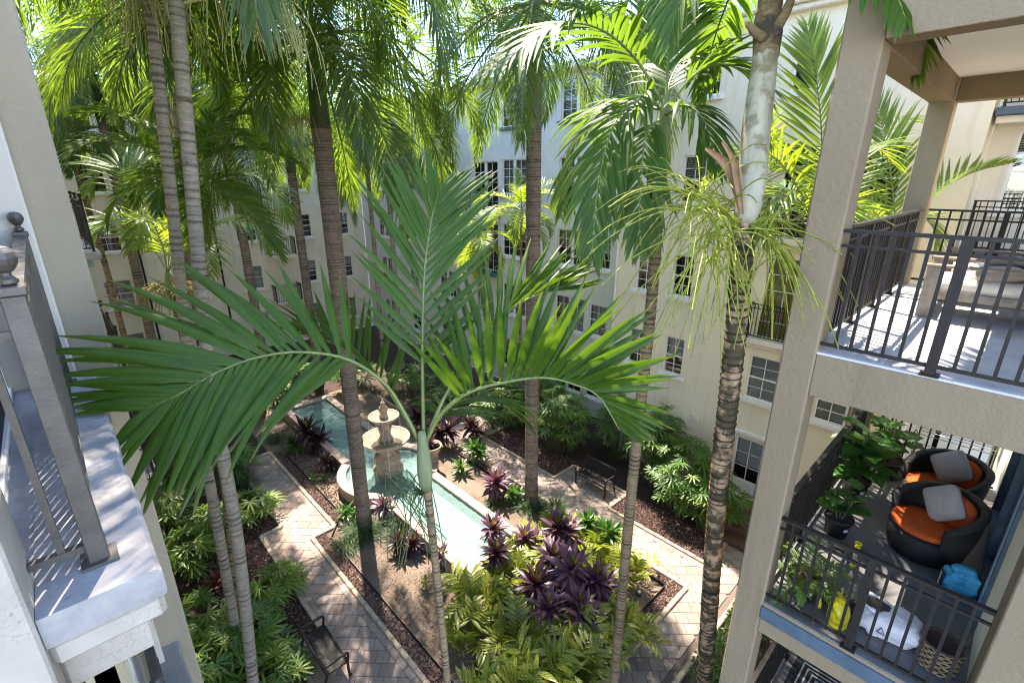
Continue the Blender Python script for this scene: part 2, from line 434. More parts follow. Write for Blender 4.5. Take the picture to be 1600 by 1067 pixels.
def window(B, F, a0, a1, z0, z1, style='sash', back='blind', cols=2, rows=4, sillm='trim_white', panes=False, sill=True):
    """window > frame, muntin bars, panes, sill, what shows behind"""
    _win_n[0] += 1
    fr = MB(); t = 0.05; n0, n1 = -0.13, -0.05
    fbox(fr, F, a0, a0 + t, z0, z1, n0, n1); fbox(fr, F, a1 - t, a1, z0, z1, n0, n1)
    fbox(fr, F, a0 + t, a1 - t, z0, z0 + t, n0, n1); fbox(fr, F, a0 + t, a1 - t, z1 - t, z1, n0, n1)
    zm = (z0 + z1) / 2
    if style == 'sash': fbox(fr, F, a0 + t, a1 - t, zm - .022, zm + .022, n0 + .01, n1 - .008)
    if style == 'double':
        am = (a0 + a1) / 2; fbox(fr, F, am - .07, am + .07, z0 + t, z1 - t, n0 + .005, n1 + .01)
    W_ = fr.build('window', 'trim_white', B)
    mu = MB()
    ac = [a0 + t + (a1 - a0 - 2 * t) * i / cols for i in range(cols + 1)]
    zc = [z0 + t + (z1 - z0 - 2 * t) * i / rows for i in range(rows + 1)]
    for a in ac[1:-1]:
        if style == 'double' and abs(a - (a0 + a1) / 2) < .05: continue
        fbox(mu, F, a - .011, a + .011, z0 + t, z1 - t, -.115, -.085)
    for z in zc[1:-1]: fbox(mu, F, a0 + t, a1 - t, z - .010, z + .010, -.113, -.087)
    mu.build('glazing_bar', 'trim_white', W_)
    def pane(a, bb, zl, zh):
        mp = MB(); mp.add([F.p(a, zl, -.10), F.p(bb, zl, -.10), F.p(bb, zh, -.10), F.p(a, zh, -.10)], [(0, 1, 2, 3) if not F.flip() else (3, 2, 1, 0)])
        mp.build('pane', 'glass', W_)
    if panes:
        for i in range(cols):
            for j in range(rows): pane(ac[i] + .011, ac[i + 1] - .011, zc[j] + .01, zc[j + 1] - .01)
    else: pane(a0 + t, a1 - t, z0 + t, z1 - t)
    rm = MB(); fl = (0, 1, 2, 3) if not F.flip() else (3, 2, 1, 0)
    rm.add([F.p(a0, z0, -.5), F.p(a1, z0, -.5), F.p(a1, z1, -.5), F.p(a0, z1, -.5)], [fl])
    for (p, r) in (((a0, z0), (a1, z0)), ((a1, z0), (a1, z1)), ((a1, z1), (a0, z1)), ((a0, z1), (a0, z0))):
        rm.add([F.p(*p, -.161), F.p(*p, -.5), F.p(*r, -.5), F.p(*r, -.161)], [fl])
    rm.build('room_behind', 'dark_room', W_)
    if back in ('blind', 'half', 'ochre', 'shutter'):
        bl = MB(); zl = z0 + t if back != 'half' else zm + random.uniform(-.1, .25)
        z = z1 - t - .01
        if back == 'ochre':
            n = 26
            v = []; 
            for i in range(n + 1):
                a = a0 + t + (a1 - a0 - 2 * t) * i / n; off = -.22 + .025 * math.sin(i * 1.5)
                v += [F.p(a, z0 + t, off), F.p(a, z1 - t, off)]
            bl.add(v, [(2 * i, 2 * i + 2, 2 * i + 3, 2 * i + 1) for i in range(n)])
            bl.build('curtain', 'curtain_ochre', W_, True)
        else:
            st = .05 if back != 'shutter' else .06
            while z > zl:
                v = [F.p(a0 + t, z, -.20), F.p(a1 - t, z, -.20), F.p(a1 - t, z - st * .62, -.172), F.p(a0 + t, z - st * .62, -.172)]
                bl.add(v, [fl]); z -= st
            bl.build('blind', 'shutter_dark' if back == 'shutter' else 'blind', W_)
    if sill:
        sm = MB(); fbox(sm, F, a0 - .12, a1 + .12, z0 - .13, z0 - .002, -.02, .09, .012)
        sm.build('sill', sillm, W_)
    return W_
def railing(name, label, cat, pts, z0, z1, post_at=(), spacing=0.115, m='metal_dark', bw=0.016, rw=0.045, mid=True, group=None, finial=False, postw=0.045, parent=None):
    """straight railing runs through pts (x,y); bars each a part"""
    T = thing(name, label, cat, (pts[0][0], pts[0][1], z0), 0, group) if parent is None else parent
    off = np.array([pts[0][0], pts[0][1], z0]) if parent is None else np.zeros(3)
    h = z1 - z0
    cache = {}
    for k in range(len(pts) - 1):
        a = np.array([*pts[k], 0.0]); bb = np.array([*pts[k + 1], 0.0])
        Ln = np.linalg.norm(bb - a); d = (bb - a) / Ln
        base = a + [0, 0, z0] - off
        tr = MB(); tr.bar(base + [0, 0, h - .014], base + d * Ln + [0, 0, h - .014], rw, .028); tr.build('top_rail', m, T)
        if mid:
            tr = MB(); tr.bar(base + [0, 0, h - .135], base + d * Ln + [0, 0, h - .135], .026, .022); tr.build('upper_rail', m, T)
        tr = MB(); tr.bar(base + [0, 0, .075], base + d * Ln + [0, 0, .075], .03, .026); tr.build('bottom_rail', m, T)
        n = max(2, int(round(Ln / spacing)))
        if 'b' not in cache:
            x = MB(); x.box(-bw / 2, bw / 2, -bw / 2, bw / 2, 0.088, h - .028); cache['b'] = x.mesh('baluster'); cache['b'].materials.append(MATS[m])
            x = MB(); x.box(-postw / 2, postw / 2, -postw / 2, postw / 2, 0.0, h - .01, .003); x.box(-postw * .9, postw * .9, -postw * .9, postw * .9, 0.0, .012)
            if finial:
                x.box(-postw / 2 - .008, postw / 2 + .008, -postw / 2 - .008, postw / 2 + .008, h - .01, h + .022, .004)
                x.lathe([(0.012, h + .02), (.026, h + .03), (.026, h + .042), (.014, h + .052), (.014, h + .062), (.026, h + .072), (.036, h + .09), (.040, h + .108), (.036, h + .126), (.024, h + .142), (0.0, h + .148)], 16)
            cache['p'] = x.mesh('post'); cache['p'].materials.append(MATS[m])
        ps = [q for (kk, q) in post_at if kk == k]
        for i in range(1, n):
            s_ = Ln * i / n
            if any(abs(s_ - q) < spacing * .45 for q in ps): continue
            link('baluster', cache['b'], None, T, base + d * s_, (0, 0, math.atan2(d[1], d[0])))
        for q in ps: link('post', cache['p'], None, T, base + d * q, (0, 0, math.atan2(d[1], d[0])))
    return T
F1, F2, F3, F4, F5 = 0.0, 2.85, 5.70, 8.55, 11.40
ROOF = 14.25

# ================================================================== right-hand courtyard building (faces -X)
BR = thing('apartment_building', 'cream stucco apartment building with sash windows behind the bench', 'building', (14.4, 5, 0))
BR.location = (0, 0, 0)
FR = Frame((14.4, 0, 0), (0, 1, 0), (-1, 0, 0))
w1 = []   # a0,a1,z0,z1, style, back, cols, rows, panes
for (a0, a1, z0, z1, st, bk, co, ro, sm) in [
    (6.87, 7.57, 3.77, 5.08, 'sash', 'half', 2, 4, 'trim_white'), (8.27, 8.97, 3.77, 5.08, 'sash', 'half', 2, 4, 'trim_white'),
    (3.95, 4.82, 3.75, 5.12, 'sash', 'blind', 2, 4, 'trim_white'), (2.20, 2.96, 3.70, 4.95, 'sash', 'blind', 2, 4, 'trim_white'),
    (6.87, 7.57, 6.45, 7.78, 'sash', 'none', 2, 4, 'trim_white'), (8.2, 8.9, 6.45, 7.78, 'sash', 'half', 2, 4, 'trim_white'),
    (3.72, 4.80, 5.66, 8.02, 'french', 'ochre', 2, 5, None), (3.72, 4.80, 8.51, 10.85, 'french', 'none', 2, 5, None),
    (2.25, 3.25, 9.3, 10.8, 'sash', 'none', 2, 4, 'trim_white'), (6.87, 7.6, 9.35, 10.7, 'sash', 'half', 2, 4, 'trim_white'), (8.2, 8.9, 9.35, 10.7, 'sash', 'none', 2, 4, 'trim_white'),
    (4.35, 4.95, 12.1, 13.4, 'plain', 'shutter', 1, 1, 'trim_white'), (6.75, 7.5, 12.25, 13.6, 'sash', 'half', 2, 4, 'trim_white'), (8.3, 9.0, 12.25, 13.6, 'sash', 'blind', 2, 4, 'trim_white'),
    (3.99, 4.83, 0.42, 2.42, 'french', 'half', 2, 4, None), (6.9, 7.6, 0.9, 2.2, 'sash', 'blind', 2, 4, 'trim_white')]:
    w1.append((a0, a1, z0, z1, st, bk, co, ro, sm))
wall_mesh(FR, 1.05, 9.7, 0, ROOF - .3, w1).build('wall', 'stucco_cream', BR)
for (a0, a1, z0, z1, st, bk, co, ro, sm) in w1:
    window(BR, FR, a0, a1, z0, z1, st, bk, co, ro, sm or 'trim_white', panes=(z0 < 8 and st == 'sash' or z0 < 1), sill=sm is not None)
mb = MB(); fbox(mb, FR, 2.98, 3.22, 3.68, 4.98, .002, .03, .005); mb.build('shutter_panel', 'trim_white', BR)
# door surround + kick panel
mb = MB()
for q in ((3.87, 3.985, .42, 2.54), (4.835, 4.95, .42, 2.54)): fbox(mb, FR, *q, .002, .05, .008)
fbox(mb, FR, 3.80, 5.02, 2.545, 2.66, .002, .08, .01)
mb.build('door_surround', 'trim_white', BR)
mb = MB(); fbox(mb, FR, 4.06, 4.76, .5, .95, -.09, -.06, .01); mb.build('kick_panel', 'trim_white', BR)
# string courses / joints
for z in (2.86, 5.42):
    mb = MB(); fbox(mb, FR, 5.05, 9.7, z, z + .018, .002, .006); mb.build('joint', 'stucco_grey', BR)
for (a0, a1, z0, z1) in ((6.13, 6.41, 5.10, 5.42), (6.1, 6.38, 2.37, 2.63), (6.3, 6.55, 8.0, 8.25), (6.3, 6.6, 13.7, 13.9)):
    mb = MB(); fbox(mb, FR, a0, a1, z0, z1, .002, .018, .004)
    k = 5
    for i in range(k): fbox(mb, FR, a0 + .03, a1 - .03, z0 + .03 + i * (z1 - z0 - .06) / k, z0 + .03 + (i + .55) * (z1 - z0 - .06) / k, .018, .03)
    mb.build('wall_vent', 'stucco_white', BR)
# juliet balconies
for (a0, a1, z) in ((3.55, 5.0, F3), (3.55, 5.0, F4)):
    mb = MB(); fbox(mb, FR, a0 - .05, a1 + .05, z - .2, z - .02, .002, .22, .02); fbox(mb, FR, a0, a1, z - .32, z - .201, .002, .12, .02)
    mb.build('balcony_slab', 'stucco_white', BR)
mb = MB(); mb.tube([(14.33, 9.66, .05), (14.33, 9.66, 13.9)], .035, 10); mb.build('drainpipe', 'trim_white', BR)
# side returns, recess at the right, recessed wall on the left
mb = MB(); mb.box(14.405, 16.0, 9.45, 9.695, 0, ROOF - .3); mb.build('return_wall', 'stucco_cream', BR)
mb = MB(); mb.box(14.405, 16.0, 1.055, 1.25, 0, ROOF - .3); mb.build('return_wall', 'stucco_cream', BR)
FC = Frame((15.6, 0, 0), (0, 1, 0), (-1, 0, 0))
w3 = [(-.7, .62, 9.0 + .35, 11.0, 'double', 'half', 4, 4), (-.7, .62, 5.9, 7.9, 'double', 'blind', 4, 4), (-.7, .62, 12.0, 13.6, 'double', 'half', 4, 4)]
wall_mesh(FC, -8, 1.05, 0, ROOF - .3, [w[:4] for w in w3]).build('wall', 'stucco_white', BR)
for w in w3: window(BR, FC, *w[:4], w[4], w[5], w[6], w[7])
for z in (F3, F4, F5):
    mb = MB(); mb.box(14.6, 15.595, -6, .98, z - .30, z - .16, .01); mb.build('balcony_slab', 'stucco_white', BR)
    mb = MB(); mb.box(14.5, 15.595, -6, 1.02, z - .158, z, .015); mb.build('slab_band', 'trim_blue', BR)
# cornice
mb = MB(); mb.box(14.0, 16.6, 1.0, 9.9, ROOF - .29, ROOF, .04); mb.box(14.15, 16.5, 1.02, 9.8, ROOF - .42, ROOF - .291, .03); mb.build('cornice', 'stucco_white', BR)
mb = MB(); mb.box(14.6, 18, -8, 1.0, ROOF - .29, ROOF - .02); mb.build('cornice', 'stucco_white', BR)
FL = Frame((16.0, 0, 0), (0, 1, 0), (-1, 0, 0))
w2 = []
for a0, a1, kinds in ((11.1, 12.0, 's'), (12.25, 13.9, 'd'), (15.8, 17.4, 'd'), (17.7, 19.5, 'j'), (21.2, 22.8, 'd'), (25.0, 26.0, 's'), (28.0, 29.4, 'd')):
    for fi, z in enumerate((F1, F2, F3, F4, F5)):
        if kinds == 'j' and fi in (2, 3): w2.append((a0, a1, z - .02, z + 2.3, 'double', 'none', 4, 5, None))
        elif kinds == 'd': w2.append((a0, a1, z + .85, z + 2.35, 'double', ('half', 'blind', 'half', 'blind', 'half')[(fi + int(a0)) % 5], 4, 4, 'trim_blue' if fi > 2 else 'trim_white'))
        elif kinds == 's': w2.append((a0, a1, z + .9, z + 2.25, 'sash', 'blind' if fi % 2 else 'half', 2, 4, 'trim_white'))
wall_mesh(FL, 9.7, 31.38, 0, ROOF - .3, [w[:4] for w in w2]).build('wall', 'stucco_pale', BR)
for w in w2: window(BR, FL, *w[:4], w[4], w[5], w[6], w[7], w[8] or 'trim_white', sill=w[8] is not None)
mb = MB(); mb.box(15.6, 18, 9.95, 31.3, ROOF - .29, ROOF, .04); mb.build('cornice', 'stucco_white', BR)
for z in (F3, F4):
    mb = MB(); mb.box(15.55, 15.995, 17.5, 19.7, z - .22, z - .03, .02); mb.build('balcony_slab', 'trim_blue', BR)
    railing('juliet_railing', 'dark juliet railing before tall window, slab %s' % ('level with the bench palms' if z == F3 else 'one floor higher'), 'railing', [(15.98, 17.55), (15.62, 17.55), (15.62, 19.65), (15.98, 19.65)], z - .03, z + 1.02, [(1, 0.0), (1, 2.1)], .12, bw=.018)
lab = {F3: 'black juliet railing before the ochre curtained french window', F4: 'black juliet railing above the ochre curtained french window'}
for z in (F3, F4):
    railing('juliet_railing', lab[z], 'railing', [(14.38, 4.95), (14.2, 4.95), (14.2, 3.6), (14.38, 3.6)], z - .02, z + 1.0, [(1, 0.0), (1, 1.35)], .10, bw=.018)
railing('balcony_railing', 'dark railing on the recessed balcony with blue slab band', 'railing', [(14.56, .95), (14.56, -5)], F4, F4 + 1.05, [(0, .03)], .11, bw=.018)
railing('balcony_railing', 'dark railing on the topmost recessed balcony with blue slab band', 'railing', [(14.56, .95), (14.56, -5)], F5, F5 + 1.05, [(0, .03)], .11, bw=.018)
# entrance platform
ST = thing('entrance_steps', 'brown tiled entrance platform with step below the white glazed door', 'steps', (13.3, 3.5, 0))
simple('tile_brown', (0.115, 0.062, 0.045), 0.5, 0.2, 14, .2, 60)
mb = MB(); mb.box(-.5, 1.09, -.9, 1.35, 0, .38, .012); mb.build('platform', 'tile_brown', ST)
mb = MB(); mb.box(-.9, -.505, -.9, .62, 0, .19, .012); mb.build('step', 'tile_brown', ST)

# ================================================================== far building (faces -Y)
BF = thing('apartment_building', 'grey shaded apartment building closing the far end of the courtyard', 'building')
FF = Frame((0, 31.4, 0), (1, 0, 0), (0, -1, 0))
w4 = []
for a0, a1 in ((1.55, 2.7), (4.9, 6.0), (8.0, 9.1), (11.3, 12.4), (13.9, 14.9)):
    for fi, z in enumerate((F1, F2, F3, F4, F5)): w4.append((a0, a1, z + .9, z + 2.3, 'sash', ('half', 'blind', 'half', 'none', 'blind', 'half', 'ochre')[(fi * 3 + int(a0)) % 7]))
wall_mesh(FF, -.4, 16.4, 0, ROOF - .3, [w[:4] for w in w4]).build('wall', 'stucco_grey', BF)
for w in w4: window(BF, FF, *w[:4], w[4], w[5], 2, 4)
mb = MB(); mb.box(-.4, 15.6, 31.0, 33.5, ROOF - .29, ROOF + .05, .04); mb.build('cornice', 'stucco_white', BF)
dp = MB(); dp.tube([(3.3, 31.3, 0.1), (3.3, 31.3, 13.8)], .05, 8); dp.tube([(6.9, 31.3, .1), (6.9, 31.3, 13.8)], .05, 8); dp.build('drainpipe', 'metal_dark', BF)
for z in (F2, F3, F4):
    mb = MB(); mb.box(9.4, 11.0, 30.6, 31.395, z - .16, z, .02); mb.build('balcony_slab', 'stucco_grey', BF)
    railing('balcony_railing', 'dark railing of the far wall balcony, %s of three stacked' % {F2: 'lowest', F3: 'middle', F4: 'topmost'}[z], 'railing', [(9.45, 31.36), (9.45, 30.64), (10.95, 30.64), (10.95, 31.36)], z, z + 1.05, [(1, 0), (1, 1.5)], .12, bw=.02)

# ================================================================== left building (faces +X)
BL = thing('apartment_building', 'beige apartment building with projecting column and white ledge along the left path', 'building')
FW = Frame((-.42, 0, 0), (0, 1, 0), (1, 0, 0))
w5 = [(6.2, 7.4, z + .9, z + 2.3, 'sash', 'blind') for z in (F1, F2, F3, F4)] + [(9.2, 10.4, z + .9, z + 2.3, 'sash', 'half') for z in (F1, F2, F3, F4)] + [(19.5, 20.7, z + .9, z + 2.3, 'sash', 'half') for z in (F2, F3, F4)] + [(24.5, 25.7, z + .9, z + 2.3, 'sash', 'none') for z in (F2, F3, F4)] + [(14.3, 16.3, z, z + 2.3, 'double', 'half') for z in (F2, F3, F4)]
wall_mesh(FW, 4.6, 31.38, 0, ROOF - .3, [w[:4] for w in w5]).build('wall', 'stucco_grey', BL)
for w in w5: window(BL, FW, *w[:4], w[4], w[5], 2, 4)
mb = MB(); mb.box(-.43, .18, 4.80, 5.25, 0, ROOF, .012); mb.build('column', 'stucco_sand', BL)
mb = MB(); mb.box(-.43, -.055, 4.62, 4.795, 0, ROOF - .3, .01); mb.build('column_return', 'stucco_white', BL)
mb = MB(); mb.box(-1.6, -.31, 1.96, 2.30, 0, ROOF - .3, .01); mb.build('pier', 'plaster_cracked', BL)
# parapet wall near the camera under the ledge, loggia back walls
FN = Frame((-.16, 0, 0), (0, 1, 0), (1, 0, 0))
wall_mesh(FN, 2.302, 4.79, 0, 8.12, [(2.55, 4.3, 5.78, 7.95), (2.55, 4.3, 2.95, 5.1)]).build('wall', 'stucco_cream', BL)
window(BL, FN, 2.55, 4.3, 5.78, 7.95, 'double', 'blind', 4, 1, sill=False)
window(BL, FN, 2.55, 4.3, 2.95, 5.1, 'double', 'half', 4, 1, sill=False)
mb = MB(); mb.box(-.309, -.03, 2.10, 4.79, 8.16, 8.36, .012); mb.box(-.309, .03, 2.0, 4.795, 8.362, 8.47, .02); mb.build('ledge_moulding', 'plaster_cracked', BL)
# ledge: front strip of worn plaster, slightly uneven edge
def uneven_slab(x0, x1, y0, y1, z0, z1, n=26, amp=.006):
    mb = MB(); ys = np.linspace(y0, y1, n)
    r = rng.standard_normal((n, 2)) * amp
    v = []
    for i, y in enumerate(ys):
        e = x1 + r[i, 0]
        v += [(x0, y, z0), (e - .008, y, z0), (e, y, z0 + .02), (e, y, z1 - .02), (e - .015, y, z1 - .002), (x0, y, z1)]
    f = []
    for i in range(n - 1):
        for j in range(6): f.append((i * 6 + j, i * 6 + (j + 1) % 6, (i + 1) * 6 + (j + 1) % 6, (i + 1) * 6 + j))
    f.append(tuple(range(6))[::-1]); f.append(tuple((n - 1) * 6 + j for j in range(6)))
    mb.add(v, [tuple(reversed(q)) for q in f]); return mb
uneven_slab(-.308, .045, 1.985, 4.795, 8.472, 8.60).build('ledge', 'ledge_worn', BL)
mb = MB(); mb.box(-.62, -.309, 2.302, 4.6, 8.45, 8.594); mb.build('balcony_floor', 'ledge_worn', BL)
mb = MB(); mb.box(-.43, -.02, 2.55, 4.79, 5.28, 5.60, .012); mb.build('ledge_moulding', 'plaster_cracked', BL)
uneven_slab(-.155, .085, 2.9, 4.795, 5.602, 5.74).build('ledge', 'ledge_worn', BL)
# sliding door track and dark glazed door behind the rail
mb = MB(); mb.box(-.50, -.40, 2.3, 4.62, 8.602, 8.64, .006); mb.build('door_track', 'trim_white', BL)
mb = MB()
for y in (2.35, 3.3, 4.3): mb.box(-.47, -.42, y, y + .07, 8.642, 10.9)
mb.box(-.47, -.42, 2.35, 4.4, 8.642, 8.72); mb.box(-.47, -.42, 2.35, 4.4, 10.8, 10.9); mb.build('door_frame', 'metal_dark', BL)
mb = MB(); mb.box(-.452, -.446, 2.43, 4.3, 8.72, 10.8); mb.build('door_glass', 'glass', BL)
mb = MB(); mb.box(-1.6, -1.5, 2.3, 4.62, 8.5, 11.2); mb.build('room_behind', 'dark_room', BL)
railing('balcony_railing', 'weathered grey railing with ball finials on the white ledge', 'railing', [(-.31, 2.20), (-.12, 2.20), (-.12, 4.76)], 8.60, 9.66, [(1, 0.0), (1, 2.34)], .085, m='metal_grey', bw=.022, finial=True, postw=.062, rw=.055)
railing('balcony_railing', 'grey railing on the lower worn ledge below the ball finial railing', 'railing', [(-.11, 3.2), (-.11, 4.76)], 5.74, 6.8, [(0, 0.02), (0, 1.5)], .09, m='metal_grey', bw=.022, finial=True, postw=.055, rw=.055)
for z, s in ((F4, 'topmost'), (F3, 'middle'), (F2, 'lowest')):
    mb = MB(); mb.box(-.418, .62, 13.8, 16.9, z - .34, z - .17, .02); mb.build('balcony_corbel', 'trim_teal', BL)
    mb = MB(); mb.box(-.418, .78, 13.6, 17.1, z - .168, z, .02); mb.build('balcony_slab', 'ledge_worn', BL)
    railing('balcony_railing', 'dark railing of the small teal balcony past the beige column, %s of three' % s, 'railing', [(-.4, 13.7), (.68, 13.7), (.68, 17.0), (-.4, 17.0)], z, z + 1.05, [(1, 0), (1, 1.6), (1, 3.3)], .11, m='metal_dark', bw=.018, finial=True)

# ================================================================== balcony building on the right
BB = thing('balcony_building', 'beige stucco stack of open balconies with square columns and deep beams', 'building')
X0, XB, Y1, YW = 4.76, 9.30, 1.33, -0.52
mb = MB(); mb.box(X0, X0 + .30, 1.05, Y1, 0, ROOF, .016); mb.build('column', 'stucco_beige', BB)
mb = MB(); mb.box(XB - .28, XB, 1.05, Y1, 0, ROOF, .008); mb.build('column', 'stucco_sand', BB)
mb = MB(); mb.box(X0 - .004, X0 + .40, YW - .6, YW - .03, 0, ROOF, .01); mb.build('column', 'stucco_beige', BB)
for z in (F2, F3, F4, F5, ROOF):
    front = z in (F4, F5)
    fz0 = z - .42
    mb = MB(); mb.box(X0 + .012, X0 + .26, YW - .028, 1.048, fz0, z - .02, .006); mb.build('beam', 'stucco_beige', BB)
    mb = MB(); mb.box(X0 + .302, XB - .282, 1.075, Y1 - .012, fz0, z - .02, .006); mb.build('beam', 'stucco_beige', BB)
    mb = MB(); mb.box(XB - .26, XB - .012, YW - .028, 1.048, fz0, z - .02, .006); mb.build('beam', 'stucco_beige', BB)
    mb = MB(); mb.box(X0 + .262, XB - .262, YW - .028, 1.073, z - .14, z - .03); mb.build('ceiling', 'ceiling_paint', BB)
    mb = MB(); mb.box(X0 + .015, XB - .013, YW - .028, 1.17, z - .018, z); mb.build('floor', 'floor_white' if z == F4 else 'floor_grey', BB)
    if z in (F3, F2):
        mb = MB(); mb.box(X0 - .012, X0 + .011, YW - .028, 1.049, z - .22, z - .06, .004); mb.build('blue_band', 'trim_blue', BB)
# house wall with blue framed sliding doors along the balconies
FB = Frame((0, YW - .03, 0), (1, 0, 0), (0, 1, 0))
op = [(5.9, 8.6, z + .03, z + 2.2) for z in (F1, F2, F3, F4, F5)]
wall_mesh(FB, X0 + .39, 14.5, 0, ROOF, op).build('wall', 'stucco_cream', BB)
for (a0, a1, z0, z1) in op:
    mb = MB()
    for a in (a0, a0 + .26, (a0 + a1) / 2, a1 - .07): fbox(mb, FB, a, a + .075, z0, z1, -.06, .03)
    fbox(mb, FB, a0 + .08, a1 - .08, z0, z0 + .06, -.05, .02); fbox(mb, FB, a0 + .08, a1 - .08, z1 - .07, z1, -.05, .02)
    mb.build('sliding_door', 'trim_blue', BB)
    mb = MB(); fbox(mb, FB, a0 + .34, a1 - .08, z0 + .06, z1 - .07, -.035, -.03); mb.build('door_glass', 'glass', BB)
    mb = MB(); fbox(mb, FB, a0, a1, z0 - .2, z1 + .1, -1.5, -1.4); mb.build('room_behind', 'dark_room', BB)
mb = MB(); mb.box(X0 + .02, 14.4, -6, YW - .05, ROOF - .02, ROOF + .1); mb.build('roof', 'stucco_grey', BB)
def brail(z, lab):
    return railing('balcony_railing', lab, 'railing', [(X0 + .05, YW + .0), (X0 + .05, 1.045)], z, z + 1.07, [(0, .80)], .1145, bw=.024, rw=.055, postw=.068)
brail(F4, 'dark front railing before the cushioned lounge chair')
brail(F3, 'dark front railing before the white sack and basket')
brail(F2, 'dark front railing before the patterned rug')
labs = {F4: 'dark side railing beside the lounge chair, running between the two columns', F3: 'dark side railing behind the potted plants', F2: 'dark side railing beside the patterned rug'}
for z in (F4, F3, F2):
    railing('balcony_railing', labs[z], 'railing', [(X0 + .32, 1.11), (XB - .3, 1.11)], z, z + 1.07, [(0, 1.0), (0, 2.0), (0, 3.0)], .1145, bw=.024, rw=.055, postw=.06)
labs = {F4: 'dark back railing behind the lounge chair', F3: 'dark back railing behind the drying rack'}
for z in (F4, F3):
    railing('balcony_railing', labs[z], 'railing', [(XB - .12, 1.04), (XB - .12, YW + .02)], z, z + 1.07, [(0, .8)], .1145, bw=.022, postw=.06)
# ================================================================== paths
m, nt, b = mat('paver')
g = nt.nodes.new('ShaderNodeNewGeometry'); oi = nt.nodes.new('ShaderNodeObjectInfo')
ad = nt.nodes.new('ShaderNodeMath'); ad.operation = 'ADD'
nt.links.new(g.outputs['Random Per Island'], ad.inputs[0]); nt.links.new(oi.outputs['Random'], ad.inputs[1])
frc = nt.nodes.new('ShaderNodeMath'); frc.operation = 'FRACT'; nt.links.new(ad.outputs[0], frc.inputs[0])
c = ramp(nt, frc.outputs[0], [(0.0, (0.25, 0.19, 0.158)), (0.5, (0.30, 0.236, 0.20)), (1.0, (0.34, 0.275, 0.235))]).outputs[0]
f = noise(nt, 1.3, 6, 0.6, coord='Generated' if False else 'Object'); f2 = noise(nt, 60, 5, 0.7)
c = mix(nt, ramp(nt, f2, [(0.4, 0.0), (0.75, 0.35)]).outputs[0], c, (0.16, 0.13, 0.11))
nt.links.new(c, b.inputs['Base Color']); b.inputs['Roughness'].default_value = 0.85; b.inputs['Specular IOR Level'].default_value = 0.25
bump(nt, b, f2, 0.4, 0.006)
simple('joint_sand', (0.13, 0.10, 0.085), 0.95, 0.2, 30, .4, 80)
simple('curb_stone', (0.40, 0.325, 0.235), 0.8, 0.22, 9, .5, 50, bdist=.008)
simple('edging', (0.012, 0.012, 0.012), 0.5)

RECTS = {'left': [(3.28, 4.45, 13.5, 18.1), (2.67, 4.45, 12.4, 13.5), (2.67, 3.75, 9.25, 12.4), (2.0, 3.75, 3.95, 9.25), (0.3, 3.28, 16.9, 18.1)],
         'right': [(10.05, 11.2, 3.95, 13.45), (11.2, 12.3, 7.22, 9.52), (10.05, 12.6, 13.45, 15.0), (2.0, 12.38, 2.9, 3.95)]}
def clip(poly, rect):
    x0, x1, y0, y1 = rect
    for ax, val, sg in ((0, x0, 1), (0, x1, -1), (1, y0, 1), (1, y1, -1)):
        out = []
        for i in range(len(poly)):
            p, q = poly[i - 1], poly[i]
            dp, dq = sg * (p[ax] - val), sg * (q[ax] - val)
            if dp * dq < 0:
                t = dp / (dp - dq); out.append((p[0] + t * (q[0] - p[0]), p[1] + t * (q[1] - p[1])))
            if dq >= 0: out.append(q)
        poly = out
        if len(poly) < 3: return []
    return poly
def area(p): return abs(sum(p[i - 1][0] * p[i][1] - p[i][0] * p[i - 1][1] for i in range(len(p)))) / 2
def paver_mb(poly, z):
    cx_ = sum(p[0] for p in poly) / len(poly); cy_ = sum(p[1] for p in poly) / len(poly)
    n = len(poly); v = []
    for sc_, zz in ((1.0, -.03), (1.0, z - .005), (0.955, z)):
        v += [((p[0] - cx_) * sc_, (p[1] - cy_) * sc_, zz) for p in poly]
    f = [tuple(2 * n + i for i in range(n))]
    for k in (0, 1): f += [(k * n + i, k * n + (i + 1) % n, (k + 1) * n + (i + 1) % n, (k + 1) * n + i) for i in range(n)]
    return v, f, (cx_, cy_)
pcount = 0
